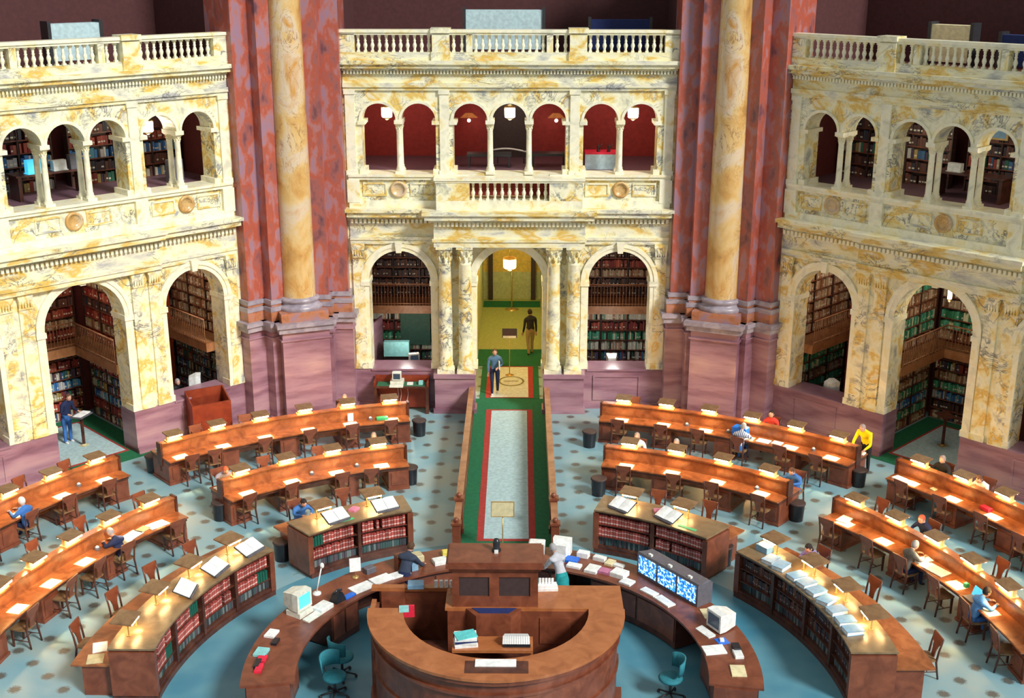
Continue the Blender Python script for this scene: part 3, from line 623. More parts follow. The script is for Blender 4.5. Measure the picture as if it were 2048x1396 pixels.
# ------------------------------------------------------------------ rooms behind the upper arcade and terrace above
for sd in 'CLR':
    fa = ANG[sd]; w_ = root('wall_upper_'+side_name[sd], 0, 0, 0, fa, kind='structure')
    mb = MB(); mb.box(-5.6, 5.6, RR+T-.02, RR+4.2, 7.8, 7.95); o = mb.build('floor_upper', 'floor_dark'); o.rotation_euler = (0, 0, fa); tag(o, kind='structure')
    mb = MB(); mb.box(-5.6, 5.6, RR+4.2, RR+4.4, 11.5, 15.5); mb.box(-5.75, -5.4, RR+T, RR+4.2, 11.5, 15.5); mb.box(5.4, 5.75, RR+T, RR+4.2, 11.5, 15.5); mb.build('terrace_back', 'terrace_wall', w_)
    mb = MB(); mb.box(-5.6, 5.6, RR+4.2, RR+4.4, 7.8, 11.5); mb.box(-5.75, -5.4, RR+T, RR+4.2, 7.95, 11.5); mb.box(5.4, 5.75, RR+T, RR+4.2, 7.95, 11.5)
    if sd == 'C': mb.box(-1.4, 1.4, RR+T-.06, RR+T-.02, 7.15, 7.95)
    if sd == 'C': mb.box(-2.35, -2.2, RR+T, RR+4.2, 7.95, 11.4); mb.box(2.2, 2.35, RR+T, RR+4.2, 7.95, 11.4)
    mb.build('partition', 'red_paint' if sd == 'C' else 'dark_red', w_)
    mb = MB(); mb.box(-5.6, 5.6, RR+T, RR+4.2, 11.4, 11.55); o = mb.build('floor_terrace', 'dark_red'); o.rotation_euler = (0, 0, fa); tag(o, kind='structure')
for c in (-3.5, 0, 3.5): point(c, RR+2.0, 10.9, 45, (1, .85, .7), .3)
for sd, sg in (('L', 1), ('R', -1)):
    for i, (a, b) in enumerate(((-5.2, -2.6), (-2.2, .9), (1.4, 2.9), (3.2, 5.2))):
        a, b = sorted((a*sg, b*sg))
        bookcase(sd, 'x', RR+2.9, a, b, 7.95, 9.9, -1, ['low-lit bookcase far from the pier behind the upper %s arcade', 'low-lit bookcase behind the central upper arches of the %s arcade', 'narrow bookcase beside the centre of the upper %s arcade', 'bookcase beside the pier behind the upper %s arcade'][i] % side_name[sd], ['mix', 'dark', 'blue', 'red', 'dark'] if sd == 'L' else ['dark', 'dark', 'mix'], 5, .09)
    point(*(Matrix.Rotation(fa if sd == 'R' else PI/4, 4, 'Z') @ Vector((1.0*sg, RR+1.6, 10.8))), 30 if sd == 'L' else 12, (1, .85, .7), .3)
allb = books; books.M = None
tag(allb.build('shelved_books', 'shelved_books'), 'rows of coloured books filling the built-in shelves behind the arcades', 'books', None, 'stuff')
# upper room furnishings, middle arcade
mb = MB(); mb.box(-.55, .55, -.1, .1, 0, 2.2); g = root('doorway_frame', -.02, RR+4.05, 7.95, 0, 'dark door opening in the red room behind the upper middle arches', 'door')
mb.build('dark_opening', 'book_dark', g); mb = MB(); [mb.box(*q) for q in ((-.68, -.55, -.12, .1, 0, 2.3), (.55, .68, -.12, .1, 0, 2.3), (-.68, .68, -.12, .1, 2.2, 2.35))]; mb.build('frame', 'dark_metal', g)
for (x, z, lb) in ((-1.45, 9.35, 'orange picture light in the red room left of the dark door opening'), (1.6, 9.35, 'orange picture light in the red room right of the dark door opening')):
    g = root('wall_lamp', x, RR+3.9, z, 0, lb, 'lamp'); mb = MB(); mb.taper(0, -.1, 0, .16, .3, .12, .12, .08); mb.build('shade', 'orange_lamp', g)
    mb = MB(); mb.ball((0, -.12, -.1), .06); mb.build('bulb', 'lantern_glow', g)
for (x, y, wd, lb) in ((-.7, RR+1.9, 1.5, 'dark low table behind the upper middle arches, left'), (1.3, RR+2.0, 1.2, 'dark low bench behind the upper middle arches, right')):
    g = root('low_table', x, y, 7.95, 0, lb, 'table'); mb = MB(); mb.box(-wd/2, wd/2, -.3, .3, .38, .46); mb.build('top', 'dark_metal', g)
    for sx in (-1, 1):
        for sy in (-1, 1): mb = MB(); mb.box(sx*(wd/2-.08)-.03, sx*(wd/2-.08)+.03, sy*.25-.03, sy*.25+.03, 0, .38); mb.build('leg', 'dark_metal', g)
g = root('display_table', 3.05, RR+1.7, 7.95, 0, 'pale blue draped table with red top behind the upper arch right of centre', 'table')
mb = MB(); mb.box(-.55, .55, -.35, .35, 0, .5); mb.build('drape', 'terrace_blue', g); mb = MB(); mb.box(-.55, .55, -.35, .35, .5, .56); mb.build('top', 'red_paper', g)
for k, x in enumerate((-.1, .25)):
    mb = MB(); mb.lathe([(.05, 0), (.07, .04), (.02, .1), (.05, .16), (.01, .24)], n=10); mb.tube([(0, 0, .1), (.08, 0, .2), (.12, 0, .26)], [.03, .02, .01], 6)
    single(mb, 'statuette', 'sign_black', 3.05+x, RR+1.55, 8.51, 0, ['small dark statuette at the left on the red-topped table', 'small dark statuette at the right on the red-topped table'][k], 'statuette')
g = root('curved_rail', .15, RR+2.6, 8.35, 0, 'pale curved rail behind the upper middle arches', 'rail'); mb = MB()
mb.tube([(-.75+.15*i, 0, .1*math.cos((i-3)*.35)) for i in range(9)], .03, 6); mb.build('bar', 'paper', g); mb = MB(); mb.box(-.6, -.56, -.02, .02, -.4, .1); mb.box(.3, .34, -.02, .02, -.4, .05); mb.build('post', 'dark_metal', g)
# terrace things seen over the balustrades
for (sd, s_, wd, hh, mat_, lb) in (('C', -.2, 2.6, 1.5, 'terrace_blue', 'pale blue display screen behind the balustrade above the middle arcade'), ('C', 3.6, 2.0, 1.2, 'navy', 'dark blue display case behind the right end of the middle balustrade'),
                                   ('L', 1.6, 1.6, 1.3, 'terrace_blue', 'pale screen behind the balustrade above the left arcade'), ('R', -1.4, 1.3, 1.3, 'cream_paper', 'cream display table behind the balustrade above the right arcade'), ('R', .9, 1.6, 1.1, 'navy', 'dark blue case behind the right balustrade')):
    x, y = (Matrix.Rotation(ANG[sd], 4, 'Z') @ Vector((s_, RR+2.2, 0))).xy
    g = root('display_case', x, y, 11.55, ANG[sd], lb, 'display'); mb = MB(); mb.box(-wd/2, wd/2, -.2, .2, .25, hh); mb.build('panel', mat_, g)
    for k in (-1, 1): mb = MB(); mb.box(k*wd/2-.05, k*wd/2+.05, -.24, .24, 0, hh+.08); mb.build('post', 'dark_metal', g)
for (sd, s_, dp, lb) in (('L', .25, 1.9, 'dark desk behind the central upper arches of the left arcade'), ('R', -.2, 1.9, 'dark desk behind the central upper arches of the right arcade')):
    v = Matrix.Rotation(ANG[sd], 4, 'Z') @ Vector((s_, RR+dp, 7.95)); g = root('staff_desk', v.x, v.y, v.z, ANG[sd], lb, 'desk')
    mb = MB(); mb.box(-1.1, 1.1, -.35, .35, .7, .75); mb.build('top', 'dark_wood', g)
    for k in (-1, 1): mb = MB(); mb.box(k*1.0-.05, k*1.0+.05, -.33, .33, 0, .7); mb.build('side_panel', 'dark_wood', g)
for (sd, s_, dp, z, w_, h_, mt_, lb) in (('L', -.2, 1.75, 8.705, .5, .4, 'screen_blue', 'blue-lit monitor on the desk behind the upper left arches'), ('L', .55, 1.8, 8.705, .4, .3, 'white_plastic', 'white box on the desk behind the upper left arches'), ('L', 1.0, 1.75, 8.705, .3, .42, 'grey_plastic', 'grey monitor on the desk behind the upper left arches'),
                                         ('L', 2.75, 1.4, 7.96, .3, .5, 'paper', 'white box on the floor behind the upper left arch near the lantern'), ('R', -.7, 1.8, 8.705, .4, .25, 'white_plastic', 'pale box on the desk behind the upper right arches'), ('L', 4.15, 1.5, 7.96, .5, .7, 'grey_plastic', 'grey stand behind the upper left arch beside the pier')):
    v = Matrix.Rotation(ANG[sd], 4, 'Z') @ Vector((s_, RR+dp, z)); mb = MB(); mb.taper(0, 0, 0, h_, w_/2, .12, w_/2, .1); mb.box(-w_/2-.02, w_/2+.02, -.16, .16, -.0, .02)
    single(mb, 'equipment_box' if 'box' in lb else 'monitor' if 'monitor' in lb else 'stand', mt_, v.x, v.y, v.z, ANG[sd], lb, 'box' if 'box' in lb else 'monitor' if 'monitor' in lb else 'stand')
for (sd, s_, z, lb) in (('R', -.1, 9.6, 'pale framed picture on the wall behind the upper right arches'), ('L', -.6, 10.2, 'gold framed picture high behind the upper left arches'), ('L', 1.3, 10.2, 'second gold framed picture high behind the upper left arches')):
    v = Matrix.Rotation(ANG[sd], 4, 'Z') @ Vector((s_, RR+(2.86 if sd == 'R' else 2.9), z)); g = root('framed_picture', v.x, v.y, v.z, ANG[sd], lb, 'picture')
    mb = MB(); mb.box(-.34, .34, 0, .02, .04, .46); mb.build('picture', 'grey_plastic' if sd == 'L' else 'blue_cover', g)
    mb = MB(); [mb.box(*q) for q in ((-.4, .4, -.02, .03, 0, .05), (-.4, .4, -.02, .03, .45, .5), (-.4, -.34, -.02, .03, .05, .45), (.34, .4, -.02, .03, .05, .45))]; mb.build('frame', 'brass', g)
# ------------------------------------------------------------------ lanterns
def lantern(x, y, z, lab, group, drop=.4, r=.17, e=14, glow='lantern_glow'):
    g = root('hanging_lantern', x, y, z, 0, lab, 'lantern', group)
    mb = MB(); mb.lathe([(r*.8, -.2), (r, -.16), (r*1.05, .1), (r*.75, .17)], n=8, smooth=False); mb.build('glass', glow, g)
    mb = MB(); mb.lathe([(r*1.12, .15), (r*1.1, .19), (.03, .24)], n=8); mb.lathe([(.02, -.27), (r*.9, -.2), (r*.85, -.17)], n=8)
    for i in range(8): a = PI*i/4; mb.tube([(r*.9*math.cos(a), r*.9*math.sin(a), -.18), (r*1.08*math.cos(a), r*1.08*math.sin(a), .16)], .008, 4)
    mb.build('cage', 'brass', g); mb = MB(); mb.tube([(0, 0, .22), (0, 0, .22+drop)], .012, 5); mb.build('chain', 'brass', g)
    point(x, y-.0, z-.35, e, (1, .85, .6), .12)
def lan(sd, s_, dp, z, lab, **k):
    v = Matrix.Rotation(ANG[sd], 4, 'Z') @ Vector((s_, RR+dp, z)); lantern(v.x, v.y, v.z, lab, 'white lanterns hanging behind the upper arches', **k)
lan('C', -4.05, 1.3, 9.85, 'lit lantern in the leftmost upper arch of the middle arcade'); lan('C', 0, 1.3, 9.85, 'lit lantern in the central upper arch over the balcony'); lan('C', 4.05, 1.3, 9.85, 'lit lantern in the rightmost upper arch of the middle arcade')
lan('L', 3.25, 1.3, 9.8, 'lit lantern in the upper left arcade near the red pier'); lan('R', -2.35, 1.3, 9.8, 'lit lantern in the upper right arcade, second arch from the red pier'); lan('R', 1.6, 1.3, 9.75, 'lit lantern at the far right in the upper right arcade')
lantern(0, RR+1.3, 4.75, 'large warm lantern hanging in the middle doorway', None, .5, .21, 110, 'hall_glow')
point(0, RR+5.0, 4.3, 100, (1, .82, .36), .3); point(0, RR+10, 4.6, 110, (.9, 1, .6), .3)
lan('R', -.1, 1.1, 5.25, 'small white lamp at the crown of the lower middle arch of the right arcade', r=.07, drop=.2)
# ================================================================== FURNITURE
ORD = ['first', 'second', 'third', 'fourth', 'fifth', 'sixth', 'seventh', 'eighth']
# rows: key -> (ridge radius, azimuth of the two ends, spoken name, where counting starts)
ROWS = {'LA': (15.15, -12.3, -42.2, 'outer left desk', 'the runner'), 'RA': (15.15, 11.3, 42.4, 'outer right desk', 'the runner'),
        'LB': (11.6, -14.9, -42.2, 'inner left desk', 'the runner'), 'RB': (11.6, 14.2, 41.6, 'inner right desk', 'the runner'),
        'FLA': (15.15, -47.2, -77, 'outer far-left desk', 'the aisle'), 'FRA': (15.15, 47.2, 77, 'outer far-right desk', 'the aisle'),
        'FLB': (11.6, -49.2, -84, 'inner far-left desk', 'the aisle'), 'FRB': (11.6, 48.6, 86, 'inner far-right desk', 'the aisle')}
def arcpart(mb, rc, azm, r0, r1, a0, a1, z0, z1): mb.arc(r0, r1, a0, a1, z0, z1)
def reading_row(key, hoods):
    rr, a0, a1, nm_, _ = ROWS[key]; a0, a1 = min(a0, a1), max(a0, a1); am = (a0+a1)/2; x, y = pol(rr, am)
    g = root('reading_desk', x, y, 0, -R(am), 'long curved '+nm_+' of brown wood with lamps on its ridge', 'desk')
    d = math.degrees
    for nme, r0, r1 in (('desktop', rr-.62, rr-.07), ('desktop', rr+.07, rr+.62)):
        mb = MB(); mb.arc(r0, r1, a0, a1, .725, .765); mb.arc(r0-.012 if r0 < rr else r1, r0 if r0 < rr else r1+.012, a0, a1, .735, .757); mb.build(nme, 'desk_wood', g, True)
    mb = MB(); mb.arc(rr-.07, rr+.07, a0, a1, .3, 1.13); mb.build('divider', 'desk_wood', g, True)
    mb = MB(); mb.arc(rr-.11, rr+.11, a0, a1, 1.13, 1.17); mb.build('divider_cap', 'desk_wood', g, True)
    mb = MB(); mb.arc(rr-.55, rr+.55, a0, a1, .63, .72); mb.arc(rr-.5, rr+.5, a0+.15, a1-.15, .64, .7); mb.build('apron', 'dark_wood', g, True)
    n_ = 3 if rr > 13 else 2; wdeg = d(.62/rr)
    cs = [a0+wdeg/2]+[a0+(a1-a0)*(i+1)/(n_+1) for i in range(n_)]+[a1-wdeg/2]
    for c in cs:
        mb = MB(); mb.arc(rr-.5, rr+.5, c-wdeg/2, c+wdeg/2, .06, .63, 3); mb.arc(rr-.53, rr+.53, c-wdeg/2-.1, c+wdeg/2+.1, 0, .08, 3)
        mb.arc(rr-.52, rr-.5, c-wdeg/2+.4, c+wdeg/2-.4, .16, .54, 3); mb.build('pedestal', 'panel_wood', g, True)
    for a in (a0, a1):
        mb = MB(); e = d(.03/rr); mb.arc(rr-.13, rr+.13, a-e, a+e, .5, 1.2, 2); mb.build('end_panel', 'dark_wood', g, True)
    for h in hoods:                                  # desk pads, near side, coloured pale to paint the lamps' bright pools
        w_ = d(.22/rr); mb = MB(); mb.arc(rr-.57, rr-.25, h-w_, h+w_, .765, .770, 4); mb.build('lamp_pool_pad', 'lamp_pool_pale', g, True)
    return g
def spot(par, hh, y=-.19, ty=-.40, dz=.42, e=130):
    l = bpy.data.lights.new('lamp_or_fill_light', 'SPOT'); l.energy = e; l.color = (1, .78, .45); l.spot_size = R(52); l.spot_blend = .7; l.shadow_soft_size = .04
    o = bpy.data.objects.new('lamp_or_fill_light', l); C.objects.link(o); o.parent = par; o.location = (0, y, hh-.05); o.rotation_euler = (math.atan2(y-ty, dz)*-1, 0, 0)
def lamp_maker(hh, front):
    def mk():
        g = root('reading_lamp', cat='lamp')
        mb = MB(); mb.box(-.24, .24, -.1, .1, 0, .03); mb.build('base_plate', 'lamp_plate', g)
        for k in (-1, 1): mb = MB(); mb.box(k*.19-.018, k*.19+.018, -.05, .05, .03, hh); mb.build('leg', 'lamp_plate', g)
        mb = MB(); mb.add([(x, y, hh+zz+(.03 if y > 0 else 0)) for zz in (0, .035) for (x, y) in ((-.255, -.22), (.255, -.22), (.255, .17), (-.255, .17))], [(3, 2, 1, 0), (4, 5, 6, 7), (0, 1, 5, 4), (1, 2, 6, 5), (2, 3, 7, 6), (3, 0, 4, 7)])
        hd_ = mb.build('hood', 'hood_wood', g)
        mb = MB(); mb.box(-.2, .2, -.22, -.17, hh-.035, hh-.008)
        mb.build('tube', 'lamp_glow', hd_)
        if not front: mb = MB(); mb.box(-.2, .2, .15, .19, hh-.015, hh+.012); mb.build('tube', 'lamp_glow', hd_)
        spot(g, hh)
        return g
    return mk
def lamp_tall():
    g = root('reading_lamp', cat='lamp'); hh = .27
    for k in (-1, 1): mb = MB(); mb.box(k*.2-.012, k*.2+.012, .02, .05, 0, hh+.02); mb.box(k*.2-.03, k*.2+.03, 0, .07, 0, .015); mb.build('leg', 'brass', g)
    mb = MB(); mb.add([(x, y, hh+zz+(.03 if y > .2 else 0)) for zz in (0, .035) for (x, y) in ((-.28, -.06), (.28, -.06), (.28, .4), (-.28, .4))], [(3, 2, 1, 0), (4, 5, 6, 7), (0, 1, 5, 4), (1, 2, 6, 5), (2, 3, 7, 6), (3, 0, 4, 7)]); hd_ = mb.build('hood', 'hood_wood', g)
    mb = MB(); mb.box(-.18, .18, -.05, .0, hh-.035, hh-.008); mb.build('tube', 'lamp_glow_low', hd_); mb = MB(); mb.box(-.18, .18, .32, .36, hh-.01, hh+.015); mb.build('tube', 'lamp_glow_low', hd_)
    spot(g, hh, -.03, -.08, .26, 30)
    return g
lampA = Stamp(lamp_maker(.20, False)); lampC = Stamp(lamp_tall)
HOODS = {'LA': [-14.5, -19.6, -24.8, -30.1, -35.3, -40.5], 'RA': [14.0, 19.2, 24.4, 29.6, 34.9, 40.0], 'LB': [-18.9, -25.6, -32.4, -39.2], 'RB': [17.8, 24.7, 31.6, 38.4],
         'FLA': [-49.8, -55.0, -60.2, -65.4], 'FRA': [49.8, 55.0, 60.0, 65.2], 'FLB': [-53.0, -59.2, -65.4, -71.4, -77.6], 'FRB': [51.7, 58.1, 64.5, 70.8, 77.2]}
for key, hs in HOODS.items():
    reading_row(key, hs); rr, a0, a1, nm_, st = ROWS[key]
    for i, h_ in enumerate(hs):
        x, y = pol(rr, h_); lampA(x, y, 1.17, -R(h_), 'hooded lamp on ridge of the %s, %s from %s' % (nm_, ORD[i], st), 'reading lamps on the desk ridges')
# small metal inkwell holders on the desktops between the places
def mk_ink():
    g = root('inkwell', cat='inkwell'); mb = MB(); mb.lathe([(.07, 0), (.075, .05), (.06, .06)], n=10); mb.build('cup', 'grey_plastic', g); mb = MB(); mb.lathe([(.05, .055), (.03, .09), (.0, .1)], n=10); mb.build('lid', 'white_plastic', g); return g
ink = Stamp(mk_ink)
for key, rr_i, az, lb in (('RA', 14.95, 21.9, 'between the second and third lamps'), ('RA', 14.95, 27.0, 'between the third and fourth lamps'), ('RA', 14.95, 37.4, 'between the fifth and sixth lamps'), ('LA', 14.95, -17.0, 'between the first and second lamps'),
                          ('LB', 11.4, -29.0, 'between the second and third lamps'), ('LB', 11.4, -22.3, 'between the first and second lamps'), ('RB', 11.4, 37.2, 'before the fourth lamp'), ('FLA', 14.95, -52.4, 'between the first and second lamps'), ('FLB', 11.4, -62.2, 'between the second and third lamps')):
    x, y = pol(rr_i, az); ink(x, y, .765, 0, 'small grey inkwell on the %s, %s' % (ROWS[key][3], lb), 'inkwells on the desks')
# ------------------------------------------------------------------ chairs
def mk_chair():
    g = root('reading_chair', cat='chair')
    mb = MB(); mb.prism([(-.21, -.22), (.21, -.22), (.23, .0), (.2, .2), (-.2, .2), (-.23, 0)], .43, .465); mb.build('seat', 'hood_wood', g)
    for (x, y) in ((-.18, -.18), (.18, -.18)): mb = MB(); mb.taper(x, y, 0, .43, .018, .018, .024, .024); mb.build('leg', 'dark_wood', g)
    for k in (-1, 1):
        mb = MB(); mb.tube([(k*.2, .27, 0), (k*.19, .2, .42), (k*.195, .24, .7), (k*.205, .3, .96)], [.022, .026, .023, .02], 6); mb.build('rear_leg', 'dark_wood', g)
    mb = MB(); vs = []
    for (z, w_, yy) in ((.47, .07, .2), (.62, .075, .225), (.74, .11, .25), (.80, .17, .262), (.83, .2, .27), (.97, .205, .3)): vs += [(-w_, yy-.012, z), (w_, yy-.012, z), (w_, yy+.012, z), (-w_, yy+.012, z)]
    mb.add(vs, [(4*i+j, 4*i+(j+1) % 4, 4*i+4+(j+1) % 4, 4*i+4+j) for i in range(5) for j in range(4)]+[(3, 2, 1, 0), (20, 21, 22, 23)]); mb.build('backrest', 'panel_wood', g)
    mb = MB(); 
    for k in (-1, 1): mb.tube([(k*.18, -.18, .18), (k*.195, .24, .18)], .012, 5)
    mb.tube([(-.18, .03, .18), (.18, .03, .18)], .012, 5); mb.build('stretcher', 'dark_wood', g)
    return g
chair = Stamp(mk_chair)
SEATS = {}
def chairs(key, near, far, rn=None, rf=None, nm_=None, st=None, skip=()):
    if nm_ is None: rr, _, _, nm_, st = ROWS[key]
    for i, az in enumerate(near):
        r_ = (rn or rr-.66) + (az % 1)*.06; x, y = pol(r_, az); SEATS[(key, 'n', i)] = (x, y, az)
        chair(x, y, 0, -R(az)+PI+random.uniform(-.12, .12), 'wooden chair at the near side of the %s, %s from %s' % (nm_, ORD[i], st), 'wooden reading chairs')
    for i, az in enumerate(far):
        r_ = (rf or rr+.96) + (az % 1)*.06; x, y = pol(r_, az); SEATS[(key, 'f', i)] = (x, y, az)
        chair(x, y, 0, -R(az)+random.uniform(-.12, .12), 'wooden chair behind the %s, %s from %s' % (nm_, ORD[i], st), 'wooden reading chairs')
chairs('LA', [-14.9, -19.9, -25.1, -30.7, -37.0, -39.9], [-14.2, -19.2, -30.5, -36.0])
chairs('RA', [13.9, 19.3, 23.9, 29.0, 34.4, 39.0], [14.6, 30.6])
chairs('LB', [-21.0, -25.6, -33.6, -40.2], [-18.5, -25.8, -33.2, -39.6])
chairs('RB', [17.8, 25.6, 31.6, 39.2], [17.8, 23.3, 39.8])
chairs('FLA', [-50.2, -55.4, -60.2, -65.4], [-50.6, -55.6])
chairs('FRA', [49.8, 54.6, 59.9, 65.0], [50.2, 55.0, 61.8])
chairs('FLB', [-51.9, -60.2, -65.6, -71.0, -78.4], [-50.2, -58.6, -65.4])
chairs('FRB', [50.4, 57.5, 63.3, 69.6, 75.9, 82.6], [51.3, 58.6, 69.0])
# ------------------------------------------------------------------ low curved bookcases with reading desks behind
CASES = {'LC': (-19.9, -42.3, 'low left bookcase'), 'RC': (18.7, 43.4, 'low right bookcase'),
         'FLC': (-51.2, -89.5, 'long lower-left bookcase'), 'FRC': (51.0, 89.5, 'long lower-right bookcase')}
dk = math.degrees
def book_mk(w_, h_, mat_):
    mb = MB(); d_ = .17; mb.box(-w_/2, w_/2, -d_/2, d_/2, 0, h_)
    me = mb.build('bound_volume', mat_); return me
vol = {}
def volume(key, x, y, z, rz, w_, h_, mat_, label, group):
    k = (round(w_, 3), round(h_, 2), mat_)
    if k not in vol: vol[k] = book_mk(w_, h_, mat_); o = vol[k]
    else: o = vol[k].copy(); C.objects.link(o)
    o.location = (x, y, z); o.rotation_euler = (0, 0, rz); o['label'] = label; o['category'] = 'book'; o['group'] = group
for key, (a0, a1, nm_) in CASES.items():
    lo, hi = min(a0, a1), max(a0, a1); am = (lo+hi)/2; x, y = pol(7.65, am); far_ = key[0] == 'F'
    g = root('bookcase_desk', x, y, 0, -R(am), nm_+' of brown wood with a reading desk along its outer side', 'bookcase')
    mb = MB(); mb.arc(7.14, 8.12, lo-.2, hi+.2, 1.16, 1.2); mb.build('top', 'case_top', g, True)
    mb = MB(); mb.arc(7.18, 8.1, lo, hi, 1.1, 1.16); mb.build('frieze', 'dark_wood', g, True)
    mb = MB(); mb.arc(7.45, 8.05, lo, hi, .1, 1.1); mb.build('back_panel', 'dark_wood', g, True)
    mb = MB(); mb.arc(7.13, 8.1, lo-.1, hi+.1, 0, .12); mb.arc(7.17, 7.46, lo, hi, .12, .2); mb.build('plinth', 'dark_wood', g, True)
    for a in (lo, hi): mb = MB(); e = dk(.05/7.6); mb.arc(7.15, 8.1, a-e if a == lo else a-2*e, a+2*e if a == lo else a+e, .1, 1.12, 2); mb.build('end_panel', 'panel_wood', g, True)
    nb_ = 4 if far_ else 2
    for i in range(1, nb_): c = lo+(hi-lo)*i/nb_; mb = MB(); mb.arc(7.15, 7.46, c-.35, c+.35, .1, 1.12, 2); mb.build('divider', 'dark_wood', g, True)
    for zz in (.46, .80): mb = MB(); mb.arc(7.18, 7.46, lo, hi, zz-.02, zz); mb.build('shelf', 'dark_wood', g, True)
    mb = MB(); mb.arc(8.1, 8.95, lo+.3, hi-.3, .725, .765); mb.build('desktop', 'desk_wood', g, True)
    for i in range(4 if far_ else 2):
        n_ = 4 if far_ else 2; c = lo+2+(hi-lo-4)*i/(n_-1); mb = MB(); mb.arc(8.1, 8.75, c-1.2, c+1.2, 0, .725, 2); mb.build('pedestal', 'panel_wood', g, True)
    # volumes
    n_vol = 0
    for si, (zz, lab) in enumerate(((.80, 'upper'), (.46, 'middle'))):
        if key == 'FRC': continue
        for b_ in range(nb_):
            u0 = lo+(hi-lo)*b_/nb_+.75; u1 = lo+(hi-lo)*(b_+1)/nb_-.75; r_ = 7.29; wd = .066 if far_ else (.062 if key == 'RC' else .064); stp = dk(wd*1.22/7.2); a = u0+stp/2
            while a < u1-stp/2:
                hgt = .26
                green = (key == 'LC' and b_ == 0 and si == 0 and a < u0+2.5) or (key == 'FLC' and (b_, si) in ((0, 1), (1, 0)) and a > u1-3) or (key == 'FLC' and b_ == 3 and si == 1 and a > u1-3.2)
                px, py = pol(r_, a); mt_ = 'book_green' if green else 'red_book'
                if random.random() > .03:
                    hgt = random.choice((.24, .26, .27))
                    volume(key, px, py, zz, -R(a), wd, hgt, mt_, ('dark green' if green else 'red bound')+' volume standing on the %s shelf of the %s' % (lab, nm_), ('green' if green else 'red')+' volumes, %s shelf, %s' % (lab, nm_)); n_vol += 1
                a += stp
    print(key, 'volumes', n_vol)
# darker volumes of the lower right bookcase and the bottom shelves: too many to single out
mb = MB()
for (lo, hi, zs) in ((51.5, 89.2, (.80, .46, .2)), (-89.2, -51.6, (.2,)), (-42, -20.3, (.2,)), (19, 43, (.2,))):
    for zz in zs:
        a = lo+.4
        while a < hi-.4:
            w_ = random.uniform(.4, .62); r_ = 7.24+random.uniform(0, .03); h_ = random.uniform(.19, .25)
            c = random.choice(COV['dark'] if zz > .3 else [(.05, .1, .1), (.1, .08, .1), (.16, .2, .2), (.04, .05, .06)])
            v0 = len(mb.v); mb.arc(r_, r_+.15, a, a+w_*.9, zz+.002, zz+h_, 1); mb.col = (mb.col or [])+[c]*(len(mb.f)-len(mb.col or []))
            if zz > .3 and random.random() < .5: mb.arc(r_-.004, r_, a+w_*.2, a+w_*.7, zz+h_*.3, zz+h_*.42, 1); mb.col += [(.4, .33, .3)]*(len(mb.f)-len(mb.col))
            a += w_
tag(mb.build('shelved_volumes', 'shelved_books'), 'dark volumes and papers packed on the shelves of the low curved bookcases', 'books', None, 'stuff')
HC = {'LC': [-25.9, -36.1], 'RC': [24.2, 34.7], 'FRC': [54.4, 63.9, 72.9, 81.8], 'FLC': [-55.8, -65.4, -74.8, -84.5]}
for key, hs in HC.items():
    for i, h_ in enumerate(hs): x, y = pol(7.8, h_); lampC(x, y, 1.2, -R(h_), 'tall-legged hooded lamp on the %s, %s from the runner' % (CASES[key][2], ORD[i]), 'tall-legged reading lamps')
chairs('LC', [], [-27.6, -35.8], rf=9.35, nm_=CASES['LC'][2], st='the runner'); chairs('RC', [], [26.0, 34.8], rf=9.2, nm_=CASES['RC'][2], st='the runner')
chairs('FRC', [], [56.4, 67.2, 83.0], rf=9.1, nm_=CASES['FRC'][2], st='the runner'); chairs('FLC', [], [-55.6, -63.8, -72.0, -80.6], rf=9.15, nm_=CASES['FLC'][2], st='the runner')
# ------------------------------------------------------------------ open books on stands and closed books on top
def mk_openbook():
    g = root('book_on_stand', cat='book'); t = R(24)
    def sl(mb, x0, x1, v0, v1, w0, w1, bul=0):
        N = 6; vs = []; fs = []
        for i in range(N+1):
            xx = x0+(x1-x0)*i/N; b = bul*math.sin(PI*i/N)
            for (v, w_) in ((v0, w0), (v1, w0), (v1, w1+b), (v0, w1+b)): vs.append((xx, v*math.cos(t)-w_*math.sin(t), .12+v*math.sin(t)+w_*math.cos(t)))
        for i in range(N):
            for j in range(4): fs.append((4*i+j, 4*i+(j+1) % 4, 4*i+4+(j+1) % 4, 4*i+4+j))
        fs += [(3, 2, 1, 0), (4*N, 4*N+1, 4*N+2, 4*N+3)]; mb.add(vs, fs)
    mb = MB(); sl(mb, -.33, .33, -.2, .22, 0, .015); mb.build('cover', 'black_plastic', g)
    for (a, b) in ((-.31, -.005), (.005, .31)): mb = MB(); sl(mb, a, b, -.18, .2, .016, .035, .018); mb.build('page_block', 'paper', g)
    mb = MB(); mb.taper(0, .03, 0, .13, .14, .1, .05, .05); mb.box(-.3, .3, -.22, -.19, .02, .06); mb.build('stand', 'grey_plastic', g); return g
ob = Stamp(mk_openbook)
for key, r_, az, tw, lb in (('LC', 7.46, -35.0, .1, 'left'), ('LC', 7.46, -24.6, .12, 'right'), ('RC', 7.46, 23.6, -.35, 'left'), ('RC', 7.46, 33.4, -.3, 'right'),
                            ('FLC', 7.48, -54.4, .1, 'right'), ('FLC', 7.48, -63.2, .15, 'middle'), ('FLC', 7.48, -71.6, .3, 'left')):
    x, y = pol(r_, az); ob(x, y, 1.2, -R(az)+tw, 'large open white book on a stand on the %s, the %s one' % (CASES[key][2], lb))
